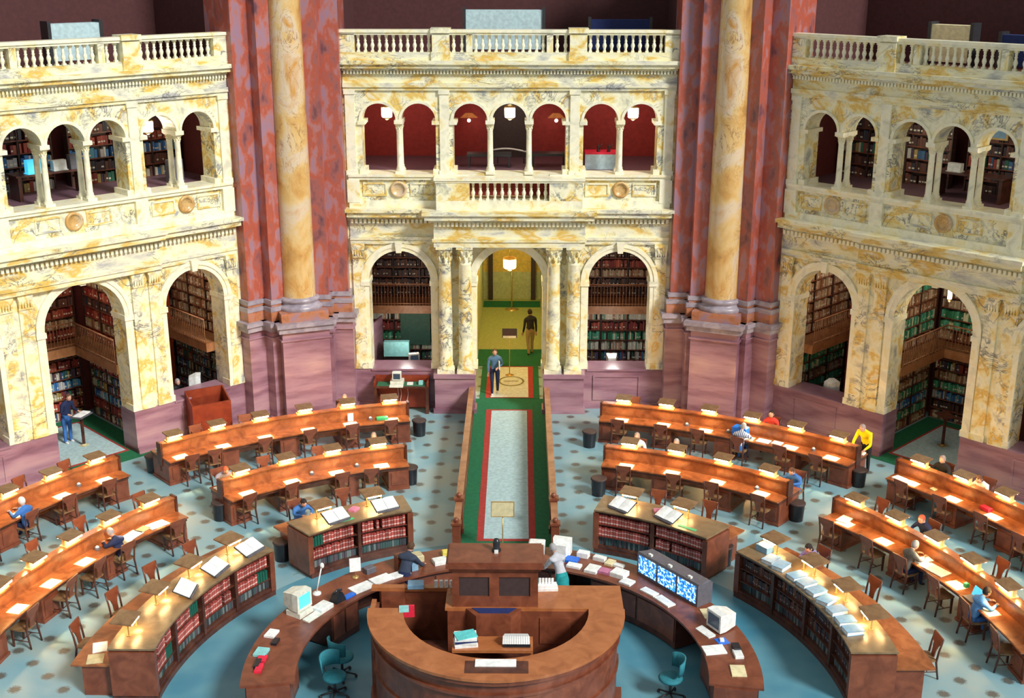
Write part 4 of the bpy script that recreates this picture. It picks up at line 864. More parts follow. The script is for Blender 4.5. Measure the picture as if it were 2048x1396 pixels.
def mk_closed(cm='blue_cover', w_=.3, d_=.4, h_=.1):
    def mk():
        g = root('thick_book', cat='book'); mb = MB(); mb.box(-w_/2, w_/2, -d_/2, d_/2, 0, .012); mb.box(-w_/2, w_/2, -d_/2, d_/2, h_-.012, h_); mb.box(-w_/2, -w_/2+.015, -d_/2, d_/2, .012, h_-.012); mb.build('cover', cm, g)
        mb = MB(); mb.box(-w_/2+.015, w_/2-.012, -d_/2+.012, d_/2-.012, .012, h_-.012); mb.build('page_block', 'paper', g); return g
    return mk
bb = Stamp(mk_closed())
for i, (az, tw) in enumerate(((57.6, .2), (60.3, .3), (64.6, .0), (67.4, .1), (70.4, .1), (73.6, .5), (77.2, .1), (80.6, 0), (83.6, .1))):
    x, y = pol(7.42, az); bb(x, y, 1.2, -R(az)+tw+PI/2*0, 'thick pale blue book on the long lower-right bookcase, %s from its far end' % (ORD+['ninth'])[i], 'pale blue books on the lower right bookcase')
x, y = pol(7.7, 53.9); single((lambda m: (m.box(-.17, .17, -.13, .13, 0, .16), m)[1])(MB()), 'card_box', 'blue_cover', x, y, 1.2, -.9, 'dull blue box at the upper end of the lower right bookcase', 'box')
# ------------------------------------------------------------------ waste bins
def mk_bin():
    g = root('waste_bin', cat='bin'); mb = MB(); n = 18; mb.lathe([(.19, 0), (.215, .48)], n=n); 
    mb.build('body', 'black_plastic', g); mb = MB(); mb.lathe([(.22, .47), (.235, .485), (.235, .52), (.22, .53)], n=n); mb.lathe([(.18, .40), (.18, .50)], n=n); mb.build('liner', 'book_dark', g); return g
bn = Stamp(mk_bin)
for (x, y, lb) in ((-10.62, 11.9, 'outer end of the outer desk on the left'), (-2.88, 14.9, 'runner end of the outer desk on the left'), (-2.85, 11.1, 'runner end of the inner desk on the left'), (-7.85, 8.65, 'outer end of the inner desk on the left'),
                   (2.62, 10.35, 'runner end of the inner desk on the right'), (7.95, 8.75, 'outer end of the inner desk on the right'), (10.25, 11.05, 'outer end of the outer desk on the right'), (5.55, 6.15, 'outer end of the low bookcase on the right'), (-5.72, 6.3, 'outer end of the low bookcase on the left'), (2.55, 14.0, 'runner end of the outer desk on the right')):
    bn(x, y, 0, 0, 'black waste bin by the '+lb, 'black waste bins')
# ------------------------------------------------------------------ wooden side rails of the runner
for k, lb in ((-1, 'left'), (1, 'right')):
    g = root('side_rail', k*1.26, 12.0, 0, 0, 'long low wooden partition rail along the %s side of the carpet runner' % lb, 'rail')
    y0, y1 = -5.6, 5.0
    mb = MB(); mb.box(-.035, .035, y0, y1, .05, .86); mb.build('panel', 'panel_wood', g); mb = MB(); mb.box(-.09, .09, y0, y1, .86, .93); mb.box(-.06, .06, y0, y1, .78, .86); mb.build('cap_rail', 'rail_wood', g)
    mb = MB(); mb.box(-.07, .07, y0, y1, 0, .1); mb.build('base_rail', 'dark_wood', g)
    for i, yy in enumerate((y0-.02, y0+1.5)):
        mb = MB(); mb.box(-.1, .1, yy-.1, yy+.1, 0, 1.0); mb.box(-.13, .13, yy-.13, yy+.13, .98, 1.04); mb.box(-.12, .12, yy-.12, yy+.12, 0, .16); mb.lathe([(.05, 0), (.08, .05), (.06, .1), (.01, .13)], 0, yy, 1.04, 10); mb.build('newel_post' if i == 0 else 'post', 'panel_wood', g)
def stand_sign(x, y, h, w_, hh, mat_, lb, tilt=0.25, base=.18):
    g = root('standing_sign', x, y, 0, 0, lb, 'sign'); mb = MB(); mb.lathe([(base, 0), (base, .02), (.04, .05), (.015, .08)], n=16); mb.build('base', 'brass', g)
    mb = MB(); mb.tube([(0, 0, .05), (0, 0, h)], .015, 8); mb.build('pole', 'brass', g)
    mb = MB(); mb.box(-w_/2, w_/2, -.015, .015, 0, hh); o = mb.build('board', mat_, g); o.location = (0, -.02, h-.02); o.rotation_euler = (-tilt, 0, 0)
    mb = MB(); 
    for (a, b, c, d_) in ((-w_/2-.02, w_/2+.02, -.02, 0), (-w_/2-.02, w_/2+.02, hh, hh+.02), (-w_/2-.02, -w_/2, 0, hh), (w_/2, w_/2+.02, 0, hh)): mb.box(a, b, -.022, .02, c, d_)
    f = mb.build('frame', 'brass' if mat_ == 'tan_board' else 'dark_metal', g); f.location = o.location; f.rotation_euler = o.rotation_euler; return g
stand_sign(-.08, 6.55, 1.15, .56, .36, 'tan_board', 'tan framed sign on a pole at the near end of the carpet runner')
g = stand_sign(-.02, RR+3.3, 1.5, .5, .3, 'sign_black', 'black notice board on a pole in the middle doorway'); mb = MB(); mb.box(-.24, .24, -.03, -.015, -.02, .06); o = mb.build('notice_strip', 'paper', g); o.location = (0, -.02, 1.48)
g = root('rope_post', 0, RR+12.1, 0, 0, 'thin brass post far inside the middle passage', 'post'); mb = MB(); mb.lathe([(.3, 0), (.3, .02), (.05, .06)], n=16); mb.build('base', 'brass', g); mb = MB(); mb.tube([(0, 0, .05), (0, 0, 2.4)], .03, 8); mb.build('pole', 'brass', g)
# ------------------------------------------------------------------ writing desk with terminal under the left arch
g = root('writing_desk', -3.63, RR-.42, 0, 0, 'dark wooden writing desk with green top below the arch left of the doorway', 'desk')
mb = MB(); mb.box(-.92, .92, -.32, .3, .92, .98); mb.build('top', 'dark_wood', g); mb = MB(); mb.box(-.82, .82, -.26, .2, .98, .984); mb.build('felt_inset', 'green_felt', g)
for k in (-1, 1): mb = MB(); mb.box(k*.87-.05, k*.87+.05, -.3, .28, 0, .92); mb.build('side_panel', 'dark_wood', g)
mb = MB(); mb.box(-.85, .85, .1, .14, .1, .92); mb.build('modesty_panel', 'red_wood', g); mb = MB(); mb.box(-.92, .92, .24, .3, .98, 1.2); mb.box(-.92, -.86, -.3, .3, .98, 1.12); mb.box(.86, .92, -.3, .3, .98, 1.12); mb.build('gallery_rail', 'red_wood', g)
mb = MB()
for x in (-.15, -.05, .18): mb.tube([(x, .05, .9), (x+.03, .03, .6), (x-.02, .0, .3), (x+.05, -.1, .02)], .008, 4)
mb.build('cable', 'white_plastic', g)
def crt(x, y, z, rz, lb, sw=.36, scr='screen_dark', body='beige_plastic', base=True, kb=True, deep=.36):
    g = root('computer', x, y, z, rz, lb, 'computer'); h0 = 0
    if base: mb = MB(); mb.box(-.22, .22, -.16, .24, 0, .12); mb.build('case', body, g); h0 = .13
    s2 = sw/2; mb = MB()
    vs = [(-s2, -.12, h0+.02), (s2, -.12, h0+.02), (s2, -.12, h0+.02+sw*.9), (-s2, -.12, h0+.02+sw*.9), (-s2, .04, h0+.02), (s2, .04, h0+.02), (s2, .04, h0+.02+sw*.92), (-s2, .04, h0+.02+sw*.92), (-s2*.7, deep-.1, h0+.05), (s2*.7, deep-.1, h0+.05), (s2*.7, deep-.1, h0+sw*.78), (-s2*.7, deep-.1, h0+sw*.78)]
    mb.add(vs, [(0, 1, 5, 4), (1, 2, 6, 5), (2, 3, 7, 6), (3, 0, 4, 7), (4, 5, 9, 8), (5, 6, 10, 9), (6, 7, 11, 10), (7, 4, 8, 11), (8, 9, 10, 11), (3, 2, 1, 0)]); mo_ = mb.build('monitor', body, g)
    mb = MB(); mb.box(-s2*.78, s2*.78, -.126, -.12, h0+.02+sw*.14, h0+.02+sw*.78); mb.build('screen', scr, mo_)
    if kb:
        mb = MB(); mb.add([(-.23, -.42, 0), (.23, -.42, 0), (.23, -.24, 0), (-.23, -.24, 0), (-.23, -.42, .02), (.23, -.42, .02), (.23, -.24, .045), (-.23, -.24, .045)], [(3, 2, 1, 0), (4, 5, 6, 7), (0, 1, 5, 4), (1, 2, 6, 5), (2, 3, 7, 6), (3, 0, 4, 7)]); k_ = mb.build('keyboard', body, g)
    return g
crt(-3.78, RR-.42, .984, 0, 'small beige computer on the dark writing desk below the left arch', .3, kb=True)
single((lambda m: (m.box(-.1, .1, -.09, .09, 0, .05), m)[1])(MB()), 'telephone', 'white_plastic', -3.34, RR-.48, .984, 0, 'small pale telephone right of the computer on the writing desk', 'telephone')
single((lambda m: (m.box(-.07, .07, -.1, .1, 0, .1), m)[1])(MB()), 'note_holder', 'teal_card', -2.98, RR-.45, .984, 0, 'pale blue note holder at the right end of the writing desk', 'holder')
# computers seen over the dado inside the bays
def shelf_table(x, y, rz, lb, wd=1.6):
    g = root('staff_table', x, y, 0, rz, lb, 'table'); mb = MB(); mb.box(-wd/2, wd/2, -.35, .35, 1.0, 1.05); mb.build('top', 'dark_wood', g)
    for sx in (-1, 1): mb = MB(); mb.box(sx*(wd/2-.06)-.04, sx*(wd/2-.06)+.04, -.32, .32, 0, 1.0); mb.build('side_panel', 'dark_wood', g)
shelf_table(-3.6, RR+1.25, 0, 'dark staff table inside the bay left of the doorway'); crt(-3.35, RR+1.25, 1.05, 0.3, 'white computer inside the bay left of the middle doorway', .36, 'screen_dark', 'white_plastic', kb=False)
g = root('book_display', -4.05, RR+2.4, 1.1, 0, 'pale teal slanted display case at the left in the bay left of the doorway', 'display'); mb = MB(); mb.taper(0, 0, 0, .5, .45, .25, .45, .12); mb.build('case', 'teal_card', g); mb = MB(); mb.box(-.4, .4, -.2, .2, -1.1, 0); mb.build('support', 'dark_shelf', g)
shelf_table(3.6, RR+1.25, 0, 'dark staff table inside the bay right of the doorway'); crt(3.55, RR+1.2, 1.05, PI, 'white computer with papers inside the bay right of the middle doorway', .36, 'screen_dark', 'white_plastic', kb=False)
ML = Matrix.Rotation(PI/4, 4, 'Z'); MRt = Matrix.Rotation(-PI/4, 4, 'Z')
v = ML @ Vector((3.95, RR+1.25, 0)); shelf_table(v.x, v.y, PI/4, 'dark staff table in the bay beside the left pier'); v = ML @ Vector((4.2, RR+1.25, 0)); crt(v.x, v.y, 1.05, PI/4+1.0, 'white computer seen over the dado in the bay left of the left pier', .42, 'screen_dark', 'white_plastic')
v = MRt @ Vector((-3.6, RR+1.3, 0)); shelf_table(v.x, v.y, -PI/4, 'dark staff table in the bay beside the right pier'); v = MRt @ Vector((-3.75, RR+1.2, 0)); crt(v.x, v.y, 1.05, -PI/4+2.6, 'white computer seen over the dado in the bay right of the right pier', .42, 'screen_dark', 'white_plastic')
# tall open wooden cabinet before the left dado
v = ML @ Vector((3.5, RR-.55, 0)); g = root('book_return_cabinet', v.x, v.y, 0, PI/4-.25, 'tall orange-brown open-topped wooden cabinet before the left wall dado', 'cabinet')
mb = MB(); mb.box(-.62, .62, -.4, -.36, 0, 1.35); mb.build('front_panel', 'red_wood', g); mb = MB(); mb.box(-.62, .62, .36, .4, 0, 1.62); mb.build('back_panel', 'red_wood', g)
for k in (-1, 1):
    mb = MB(); mb.add([(k*.6-.02, -.36, 0), (k*.6+.02, -.36, 0), (k*.6+.02, .36, 0), (k*.6-.02, .36, 0), (k*.6-.02, -.36, 1.35), (k*.6+.02, -.36, 1.35), (k*.6+.02, .36, 1.62), (k*.6-.02, .36, 1.62)], [(3, 2, 1, 0), (4, 5, 6, 7), (0, 1, 5, 4), (1, 2, 6, 5), (2, 3, 7, 6), (3, 0, 4, 7)]); mb.build('side_panel', 'red_wood', g)
mb = MB(); mb.box(-.58, .58, -.36, .36, .9, .94); mb.build('inner_shelf', 'dark_wood', g)
# lecterns on posts in the two open arches
for (sd, s_, dp, lb) in (('L', .35, 1.75, 'thin lectern on a post holding papers in the open left arch'), ('R', -.28, 2.15, 'thin lectern on a post in the open right arch')):
    v = Matrix.Rotation(ANG[sd], 4, 'Z') @ Vector((s_, RR+dp, 0)); g = root('post_lectern', v.x, v.y, 0, ANG[sd]+(.5 if sd == 'L' else -.6), lb, 'lectern')
    mb = MB(); mb.box(-.12, .12, -.12, .12, 0, .04); mb.lathe([(.12, 0.02), (.05, .08)], n=10); mb.build('base', 'tan_board' if sd == 'L' else 'brass', g); mb = MB(); mb.box(-.035, .035, -.035, .035, .04, 1.02); mb.build('post', 'dark_wood', g)
    mb = MB(); mb.taper(0, 0, 1.02, 1.06, .3, .22, .3, .22, 0, 0); mb.build('desk', 'grey_plastic' if sd == 'L' else 'dark_wood', g)
    if sd == 'L': mb = MB(); mb.box(-.25, .05, -.16, .12, 1.06, 1.075); mb.box(.07, .27, -.16, .1, 1.06, 1.09); single(mb, 'papers', 'paper', v.x, v.y, 0, ANG[sd]+.5, 'white papers on the thin lectern in the open left arch', 'paper')
# ------------------------------------------------------------------ circulation ring
def ring_door(par, a, b_):
    mb = MB(); mb.arc(4.3, 4.33, a, b_, .2, .78); bpy.context.view_layer.update(); mb.build('door', 'panel_wood', par, True)
def ring(a0, a1, knee, lb):
    lo, hi = min(a0, a1), max(a0, a1); am = (lo+hi)/2; x, y = pol(4.7, am)
    g = root('ring_counter', x, y, 0, -R(am), lb, 'counter')
    mb = MB(); mb.arc(4.2, 5.28, lo, hi, .90, .95); mb.build('worktop', 'counter_wood' if False else 'panel_wood', g, True)
    mb = MB(); mb.arc(5.12, 5.18, lo, hi, .05, .9); mb.arc(5.1, 5.22, lo, hi, 0, .1); mb.build('outer_panel', 'dark_wood', g, True)
    for (b, c) in knee: mb = MB(); mb.arc(4.32, 5.1, b, c, .04, .88); cb_ = mb.build('cabinet', 'dark_wood', g, True); [ring_door(cb_, b+.6, (b+c)/2-.4), ring_door(cb_, (b+c)/2+.4, c-.6)]
    for a in (lo, hi): mb = MB(); mb.arc(4.3, 5.16, a-.4, a+.4, 0, .9, 2); mb.build('end_panel', 'panel_wood', g, True)
ring(-100, -8, [(-99, -84), (-62, -50), (-36, -9)], 'curved librarians counter, left half of the ring')
ring(8, 100, [(9, 20), (28, 62), (78, 99)], 'curved librarians counter, right half of the ring')
# ------------------------------------------------------------------ central desk
CX, CY = -.13, .35
g = root('central_desk', CX, CY, 0, 0, 'tall round-fronted wooden central desk in the middle of the ring', 'desk')
def parc(mb, r0, r1, d0, d1, z0, z1, n=28):       # arc by ordinary degrees around the desk centre
    vs = []
    for i in range(n+1):
        a = R(d0+(d1-d0)*i/n); c_, s_ = math.cos(a), math.sin(a); vs += [(r0*c_, r0*s_, z0), (r1*c_, r1*s_, z0), (r1*c_, r1*s_, z1), (r0*c_, r0*s_, z1)]
    mb.add(vs, [(4*i+j, 4*i+4+j, 4*i+4+(j+1) % 4, 4*i+(j+1) % 4) for i in range(n) for j in range(4)]+[(0, 1, 2, 3), (4*n+3, 4*n+2, 4*n+1, 4*n)])
mb = MB(); parc(mb, 1.9, 2.64, 180, 360, 1.94, 2.0); mb.box(1.1, 2.62, 0, .98, 1.94, 2.0); mb.box(-1.05, 1.1, 0, .98, 1.94, 2.0); mb.build('countertop', 'counter_wood', g)
mb = MB(); mb.box(-2.66, -1.02, .84, 1.0, 1.92, 2.0); mb.box(-2.66, -2.56, 0, .9, 1.6, 1.7); mb.build('back_ledge', 'counter_wood', g)
mb = MB(); parc(mb, 2.45, 2.5, 180, 360, .1, 1.94); parc(mb, 2.5, 2.6, 180, 360, 1.84, 1.94); parc(mb, 2.5, 2.56, 180, 360, 1.56, 1.62); parc(mb, 2.5, 2.54, 180, 360, .9, .96); parc(mb, 2.48, 2.62, 180, 360, 0, .16); mb.box(2.42, 2.5, 0, .96, .1, 1.94); mb.box(-2.5, 2.5, .9, .96, 0, 1.9); mb.box(-2.6, -2.5, 0, .95, 0, 1.6)
mb.build('outer_body', 'panel_wood', g)
mb = MB(); parc(mb, 1.9, 1.94, 180, 360, 1.0, 1.94); mb.box(-1.0, 1.9, -.02, .02, 1.0, 1.94); mb.box(.9, 1.55, -.04, -.02, 1.2, 1.8); mb.build('inner_panel', 'panel_wood', g)
mb = MB(); mb.box(-2.45, -1.95, 0, .86, 1.5, 1.54); mb.box(-2.45, -1.95, .8, .84, 1.5, 1.92); mb.build('side_shelf', 'panel_wood', g)
mb = MB(); mb.prism([(2.4*math.cos(R(a)), min(.9, 2.4*math.sin(R(a)))) for a in range(170, 371, 8)], .96, 1.0); mb.build('platform', 'dark_wood', g)
mb = MB(); mb.box(-.85, .75, -1.15, -.62, 1.66, 1.72); mb.box(-.85, -.8, -1.1, -.65, 1.0, 1.66); mb.box(.7, .75, -1.1, -.65, 1.0, 1.66); mb.build('inner_desk', 'counter_wood', g)
mb = MB(); mb.add([(-.62, 0, 2.0), (.52, 0, 2.0), (.3, -.32, 2.0), (-.4, -.32, 2.0), (-.62, 0, 1.3), (.52, 0, 1.3), (.3, -.32, 1.3), (-.4, -.32, 1.3)], [(0, 3, 2, 1), (0, 4, 7, 3), (3, 7, 6, 2), (2, 6, 5, 1)]); mb.build('niche', 'panel_wood', g)
mb = MB(); mb.prism([(-.5, 0), (.42, 0), (.26, -.2), (-.34, -.2)], 2.0, 2.012); mb.build('niche_opening', 'navy', g)
mb = MB(); mb.box(-.55, .65, -2.4, -1.98, 2.0, 2.006); mb.build('slot', 'dark_wood', g)
k = root('glazed_cabinet', CX-.02, CY+.42, 2.0, 0, 'glazed wooden cabinet standing at the back of the central desk', 'cabinet')
mb = MB(); mb.box(-.88, .88, -.36, .34, 0, .16); mb.box(-.88, .88, -.36, -.3, .16, .24); mb.box(-.88, .88, -.36, -.3, .68, .86); mb.box(-.88, .88, -.3, .34, .68, .86)
for (a, b) in ((-.88, -.74), (-.12, .08), (.72, .88)): mb.box(a, b, -.358, -.3, .24, .68)
mb.box(-.88, -.82, -.3, .34, .16, .7); mb.box(.82, .88, -.3, .34, .16, .7); mb.box(-.88, .88, .3, .34, .16, .7); mb.build('body', 'panel_wood', k)
mb = MB(); mb.box(-.94, .94, -.44, .4, .86, .93); mb.box(-1.0, 1.0, -.5, .44, .93, 1.02); mb.box(-.96, .96, -.46, .42, 1.02, 1.06); mb.build('cornice', 'panel_wood', k)
for (a, b) in ((-.74, -.12), (.08, .72)): mb = MB(); mb.box(a, b, -.33, -.32, .24, .68); mb.build('glass_door', 'book_dark', k)
g = root('desk_bell', CX+.0, CY+.5, 3.06, 0, 'small black domed lamp standing on top of the glazed cabinet', 'lamp'); mb = MB(); mb.lathe([(.09, 0), (.1, .03), (.07, .06), (.075, .2), (.06, .26), (.0, .29)], n=16); mb.build('dome', 'black_plastic', g); mb = MB(); mb.box(-.04, .04, -.14, -.08, 0, .06); mb.build('plug', 'white_plastic', g)
def stack(x, y, z, rz, items, lb, name='book_pile', cat='books'):
    g = root(name, x, y, z, rz, lb, cat); h_ = 0
    for i, (w_, d_, t_, mt_, r_) in enumerate(items):
        mb = MB(); mb.box(-w_/2, w_/2, -d_/2, d_/2, 0, t_); o = mb.build('sheet' if t_ < .02 else 'volume', mt_, g); o.location = (0, 0, h_); o.rotation_euler = (0, 0, r_); h_ += t_+.0005
    return g
def obj1(name, cat, mat_, dims, x, y, z, rz, lb, group=None):
    mb = MB(); w_, d_, h_ = dims; e = min(w_, d_, h_)*.12
    mb.taper(0, 0, 0, h_-e, w_/2, d_/2, w_/2, d_/2); mb.taper(0, 0, h_-e, h_, w_/2, d_/2, w_/2-e, d_/2-e); return single(mb, name, mat_, x, y, z, rz, lb, cat, group)
# on the central desk
stack(-.72, -.55, 1.72, .1, [(.46, .34, .05, 'paper', .05), (.44, .34, .05, 'white_plastic', -.05), (.45, .33, .04, 'navy', .1), (.44, .34, .05, 'paper', .0), (.42, .3, .02, 'teal_paper', .25)], 'stack of white papers with a teal cover on the inner desk of the central desk')
g = root('card_file', .3, -.57, 1.72, 0, 'fan of white cards in a holder on the inner desk, right side', 'cards')
mb = MB(); mb.box(-.27, .27, -.12, -.02, 0, .04); mb.build('tray', 'black_plastic', g)
for i in range(12): mb = MB(); mb.box(-.02, .02, -.1, .12, 0, .16); o = mb.build('card', 'paper', g); o.location = (-.25+.043*i, 0, .03); o.rotation_euler = (-.3, 0, (i-6)*.03)
obj1('paper_tray', 'paper', 'paper', (.78, .24, .03), -.1, -1.72, 2.0, 0, 'wide white sheet lying on the front of the central desk')
stack(-2.3, .72, 1.55, 0, [(.4, .2, .12, 'white_plastic', 0), (.4, .22, .02, 'teal_card', 0)], 'white books with a pale teal card on the left side shelf of the central desk')
obj1('folder', 'folder', 'red_paper', (.28, .03, .28), -1.98, .68, 1.6, .1, 'bright red folder standing on the left side of the central desk')
obj1('folder', 'folder', 'teal_card', (.2, .26, .02), -2.02, .3, 2.0, .1, 'pale folder on the left arm of the central desk')
stack(.9, 1.16, 2.0, .05, [(.52, .2, .06, 'white_plastic', 0), (.48, .18, .06, 'paper', .02)], 'white card trays on the back right of the central desk')
for i in range(6): obj1('card', 'card', 'paper' if i else 'teal_paper', (.05, .02, .14), .72+.065*i, 1.17, 2.12, .1*i-.2, 'upright %s card in the white trays, %s from the left' % ('teal' if i == 0 else 'white', ORD[i]), 'cards in the white trays')
obj1('box', 'box', 'blue_plastic', (.26, .2, .07), .5, 1.2, 2.0, 0, 'bright blue box beside the glazed cabinet')
obj1('box', 'box', 'blue_cover', (.34, .24, .1), -1.85, 1.25, 2.0, .05, 'grey-blue pair of boxes on the left back ledge'); 
for i in range(4): obj1('bottle', 'bottle', 'white_plastic', (.07, .07, .16), -1.42+.11*i, 1.24, 2.0, .1*i, 'small white container on the left back ledge, %s from the left' % ORD[i], 'white containers on the back ledge')
for i, (dx, h_) in enumerate(((0, .05), (0.0, .05))): pass
# on the ring, left half
def R_(az, r_=4.75, z=.95): x, y = pol(r_, az); return x, y, z
x, y, z = R_(-66.5, 4.86); crt(x, y, z, R(66.5)-.15, 'beige computer with a bright blue screen on the left counter', .46, 'screen_blue', deep=.46)
x, y, z = R_(-62, 4.55); obj1('printer', 'printer', 'white_plastic', (.4, .3, .1), x, y, z, 1.0, 'white printer beside the blue-screen computer')
x, y, z = R_(-56.5, 5.1); g = root('gooseneck_lamp', x, y, z, 0, 'white thin-armed lamp leaning up from the left counter', 'lamp'); mb = MB(); mb.lathe([(.1, 0), (.1, .03), (.03, .06)], n=14); mb.build('base', 'white_plastic', g); mb = MB(); mb.tube([(0, 0, .05), (.05, .02, .3), (.12, .05, .62)], .016, 7); mb.build('arm', 'white_plastic', g); mb = MB(); mb.ball((.14, .06, .68), (.05, .05, .07)); mb.build('head', 'white_plastic', g)
x, y, z = R_(-56, 4.5); g = root('desk_chair_pad', x, y, z, .9, 'dark rounded telephone set on the left counter', 'telephone'); mb = MB(); mb.taper(0, 0, 0, .2, .16, .12, .08, .08); mb.build('body', 'black_plastic', g); mb = MB(); mb.tube([(-.12, 0, .22), (0, 0, .26), (.12, 0, .22)], .03, 8); mb.build('handset', 'black_plastic', g)
x, y, z = R_(-52.5, 4.42); obj1('folder', 'folder', 'blue_plastic', (.3, .14, .04), x, y, z, .9, 'bright blue folder on the inner edge of the left counter')
x, y, z = R_(-44, 5.0); g = root('poster_stand', x, y, z, .3, 'white card on a small brass stand on the left counter', 'sign'); mb = MB(); mb.tube([(0, 0, 0), (0, 0, .5)], .012, 6); mb.lathe([(.08, 0), (.08, .02), (.02, .03)], n=12); mb.build('stand', 'brass', g); mb = MB(); mb.box(-.13, .13, -.02, 0, .16, .5); mb.build('card', 'paper', g)
for (az, r_, nm_, mt_, dm, rz, lb) in ((-46.5, 4.5, 'papers', 'paper', (.55, .34, .03), .75, 'bright white papers in the middle of the left counter'), (-39.5, 4.5, 'papers', 'paper', (.5, .3, .05), .7, 'stack of white paper trays on the left counter, near the keyboard'), (-33.5, 4.46, 'keyboard', 'white_plastic', (.5, .24, .04), .6, 'pale keyboard on the left counter before the printer box'),
                                    (-39.5, 5.0, 'binder', 'grey_plastic', (.26, .2, .14), .7, 'dark binder on the outer edge of the left counter'), (-30.5, 4.8, 'storage_box', 'panel_wood', (.3, .25, .34), .5, 'reddish wooden box on the left counter'), (-28.2, 4.55, 'file_holder', 'blue_cover', (.16, .2, .3), .5, 'grey-blue upright file holder beside the wooden box'),
                                    (-26, 4.95, 'storage_box', 'tan_board', (.4, .3, .16), .45, 'tan box behind the leaning librarian'), (-16.8, 4.95, 'paper_box', 'yellow_paper', (.18, .16, .12), .3, 'yellow box on the left counter near the runner'), (-13.8, 5.05, 'paper_box', 'paper', (.3, .2, .1), .2, 'white box on the left counter near the runner'),
                                    (-10.2, 5.0, 'cardboard_box', 'tan_board', (.42, .3, .14), .15, 'large tan box at the runner end of the left counter'), (-14.2, 4.5, 'papers', 'paper', (.5, .26, .12), .25, 'row of white card files at the inner edge of the left counter'), (-19.6, 4.6, 'papers', 'white_plastic', (.34, .26, .1), .4, 'white paper heap before the leaning librarian'),
                                    (-78, 5.05, 'papers', 'paper', (.3, .22, .05), 1.3, 'white booklet on the outer edge of the lower left counter'), (-81.5, 4.85, 'stapler', 'black_plastic', (.24, .12, .06), 1.4, 'small black device on the lower left counter'), (-86.5, 5.02, 'papers', 'teal_card', (.3, .26, .06), 1.4, 'pale teal book on the lower left counter'),
                                    (-89.3, 4.95, 'folder', 'red_paper', (.24, .18, .05), 1.5, 'dark red folder on the lower left counter'), (-93.5, 4.95, 'folder', 'red_paper', (.3, .14, .06), 1.55, 'bright red box at the bottom left of the counter'), (-91.6, 5.0, 'tray', 'black_plastic', (.3, .1, .07), 1.5, 'black tray on the lower left counter'),
                                    # right half
                                    (8.9, 5.0, 'paper_box', 'white_plastic', (.4, .3, .28), -.1, 'white box at the runner end of the right counter'), (22, 5.05, 'card_file', 'paper', (.28, .18, .14), -.4, 'white card file box behind the grey-cardigan librarian'), (19.5, 4.75, 'tray', 'blue_plastic', (.36, .26, .06), -.35, 'deep blue tray on the right counter'),
                                    (21.6, 4.48, 'papers', 'paper', (.34, .2, .06), -.4, 'white booklet stack beside the blue tray'), (26.8, 5.05, 'card_file', 'white_plastic', (.3, .16, .1), -.5, 'white box pair at the outer edge of the right counter'), (30.2, 5.0, 'papers', 'cream_paper', (.2, .26, .06), -.5, 'cream paper stack on the right counter'), (33, 4.98, 'papers', 'paper', (.26, .14, .06), -.55, 'white packet right of the cream stack'),
                                    (27.5, 4.5, 'papers', 'white_plastic', (.3, .36, .07), -.45, 'pale binder on the inner edge of the right counter'), (31.5, 4.55, 'form_pile', 'pink_paper', (.3, .22, .07), -.5, 'pinkish pile of forms on the right counter'), (35.8, 4.6, 'papers', 'paper', (.36, .3, .12), -.6, 'bright white paper pile on the right counter'),
                                    (40, 4.42, 'keyboard', 'white_plastic', (.3, .26, .05), -.65, 'pale tray left of the screens'), (48.5, 4.42, 'keyboard', 'white_plastic', (.42, .2, .04), -.85, 'pale keyboard before the left screen'), (55.2, 4.4, 'keyboard', 'white_plastic', (.5, .22, .04), -1.0, 'pale keyboard before the middle screen'),
                                    (66.2, 4.95, 'folder', 'cream_paper', (.42, .3, .02), -1.4, 'cream folder beside the big screens'), (83.6, 4.45, 'papers', 'paper', (.34, .46, .03), -1.4, 'white notebook at the lower end of the right counter'), (86.3, 4.9, 'tray', 'white_plastic', (.3, .18, .06), -1.5, 'white tray at the lower end of the right counter'),
                                    (83.6, 4.92, 'stationery', 'black_plastic', (.26, .16, .09), -1.5, 'black holder with pens at the lower end of the right counter'), (79.6, 4.72, 'mouse_pad', 'blue_plastic', (.26, .24, .01), -1.2, 'blue pad with a white mouse before the right computer'), (93.5, 4.8, 'papers', 'cream_paper', (.4, .3, .03), -1.6, 'cream papers at the bottom of the right counter')):
    x, y, z = R_(az, r_); obj1(nm_, nm_.replace('_', ' '), mt_, dm, x, y, z, rz, lb)
x, y, z = R_(16, 5.02); crt(x, y, z, -R(16)+PI, 'white monitor seen from behind on the right counter', .44, 'screen_dark', 'white_plastic', base=False, kb=False)
g = root('display_screens', *R_(50.5, 4.93), -R(50.5)-.05, 'dark three-screen display unit glowing blue on the right counter', 'screens')
mb = MB(); mb.box(-1.0, 1.0, -.12, .34, 0, .5); mb.add([(-1.0, -.12, .5), (1.0, -.12, .5), (.95, .34, .5), (-.95, .34, .5), (-1.0, -.1, .56), (1.0, -.1, .56), (.9, .3, .52), (-.9, .3, .52)], [(4, 5, 6, 7), (0, 1, 5, 4), (1, 2, 6, 5), (2, 3, 7, 6), (3, 0, 4, 7)]); mb.build('housing', 'grey_plastic', g)
for k in (-1, 0, 1): mb = MB(); mb.box(k*.65-.29, k*.65+.29, -.13, -.12, .07, .5); mb.build('screen', 'screen_list', g); mb = MB(); mb.box(k*.65-.05, k*.65+.05, -.06, .0, .56, .61); mb.build('button', 'white_plastic', g)
x, y, z = R_(73.5, 4.82); crt(x, y, z, -R(73.5)+.25, 'white computer with a dark screen on the right counter', .46, 'screen_dark', 'white_plastic', base=False, deep=.46)
x, y, z = R_(79.4, 4.72); obj1('mouse', 'mouse', 'white_plastic', (.09, .12, .04), x, y, z+.01, 0, 'white mouse on the blue pad')
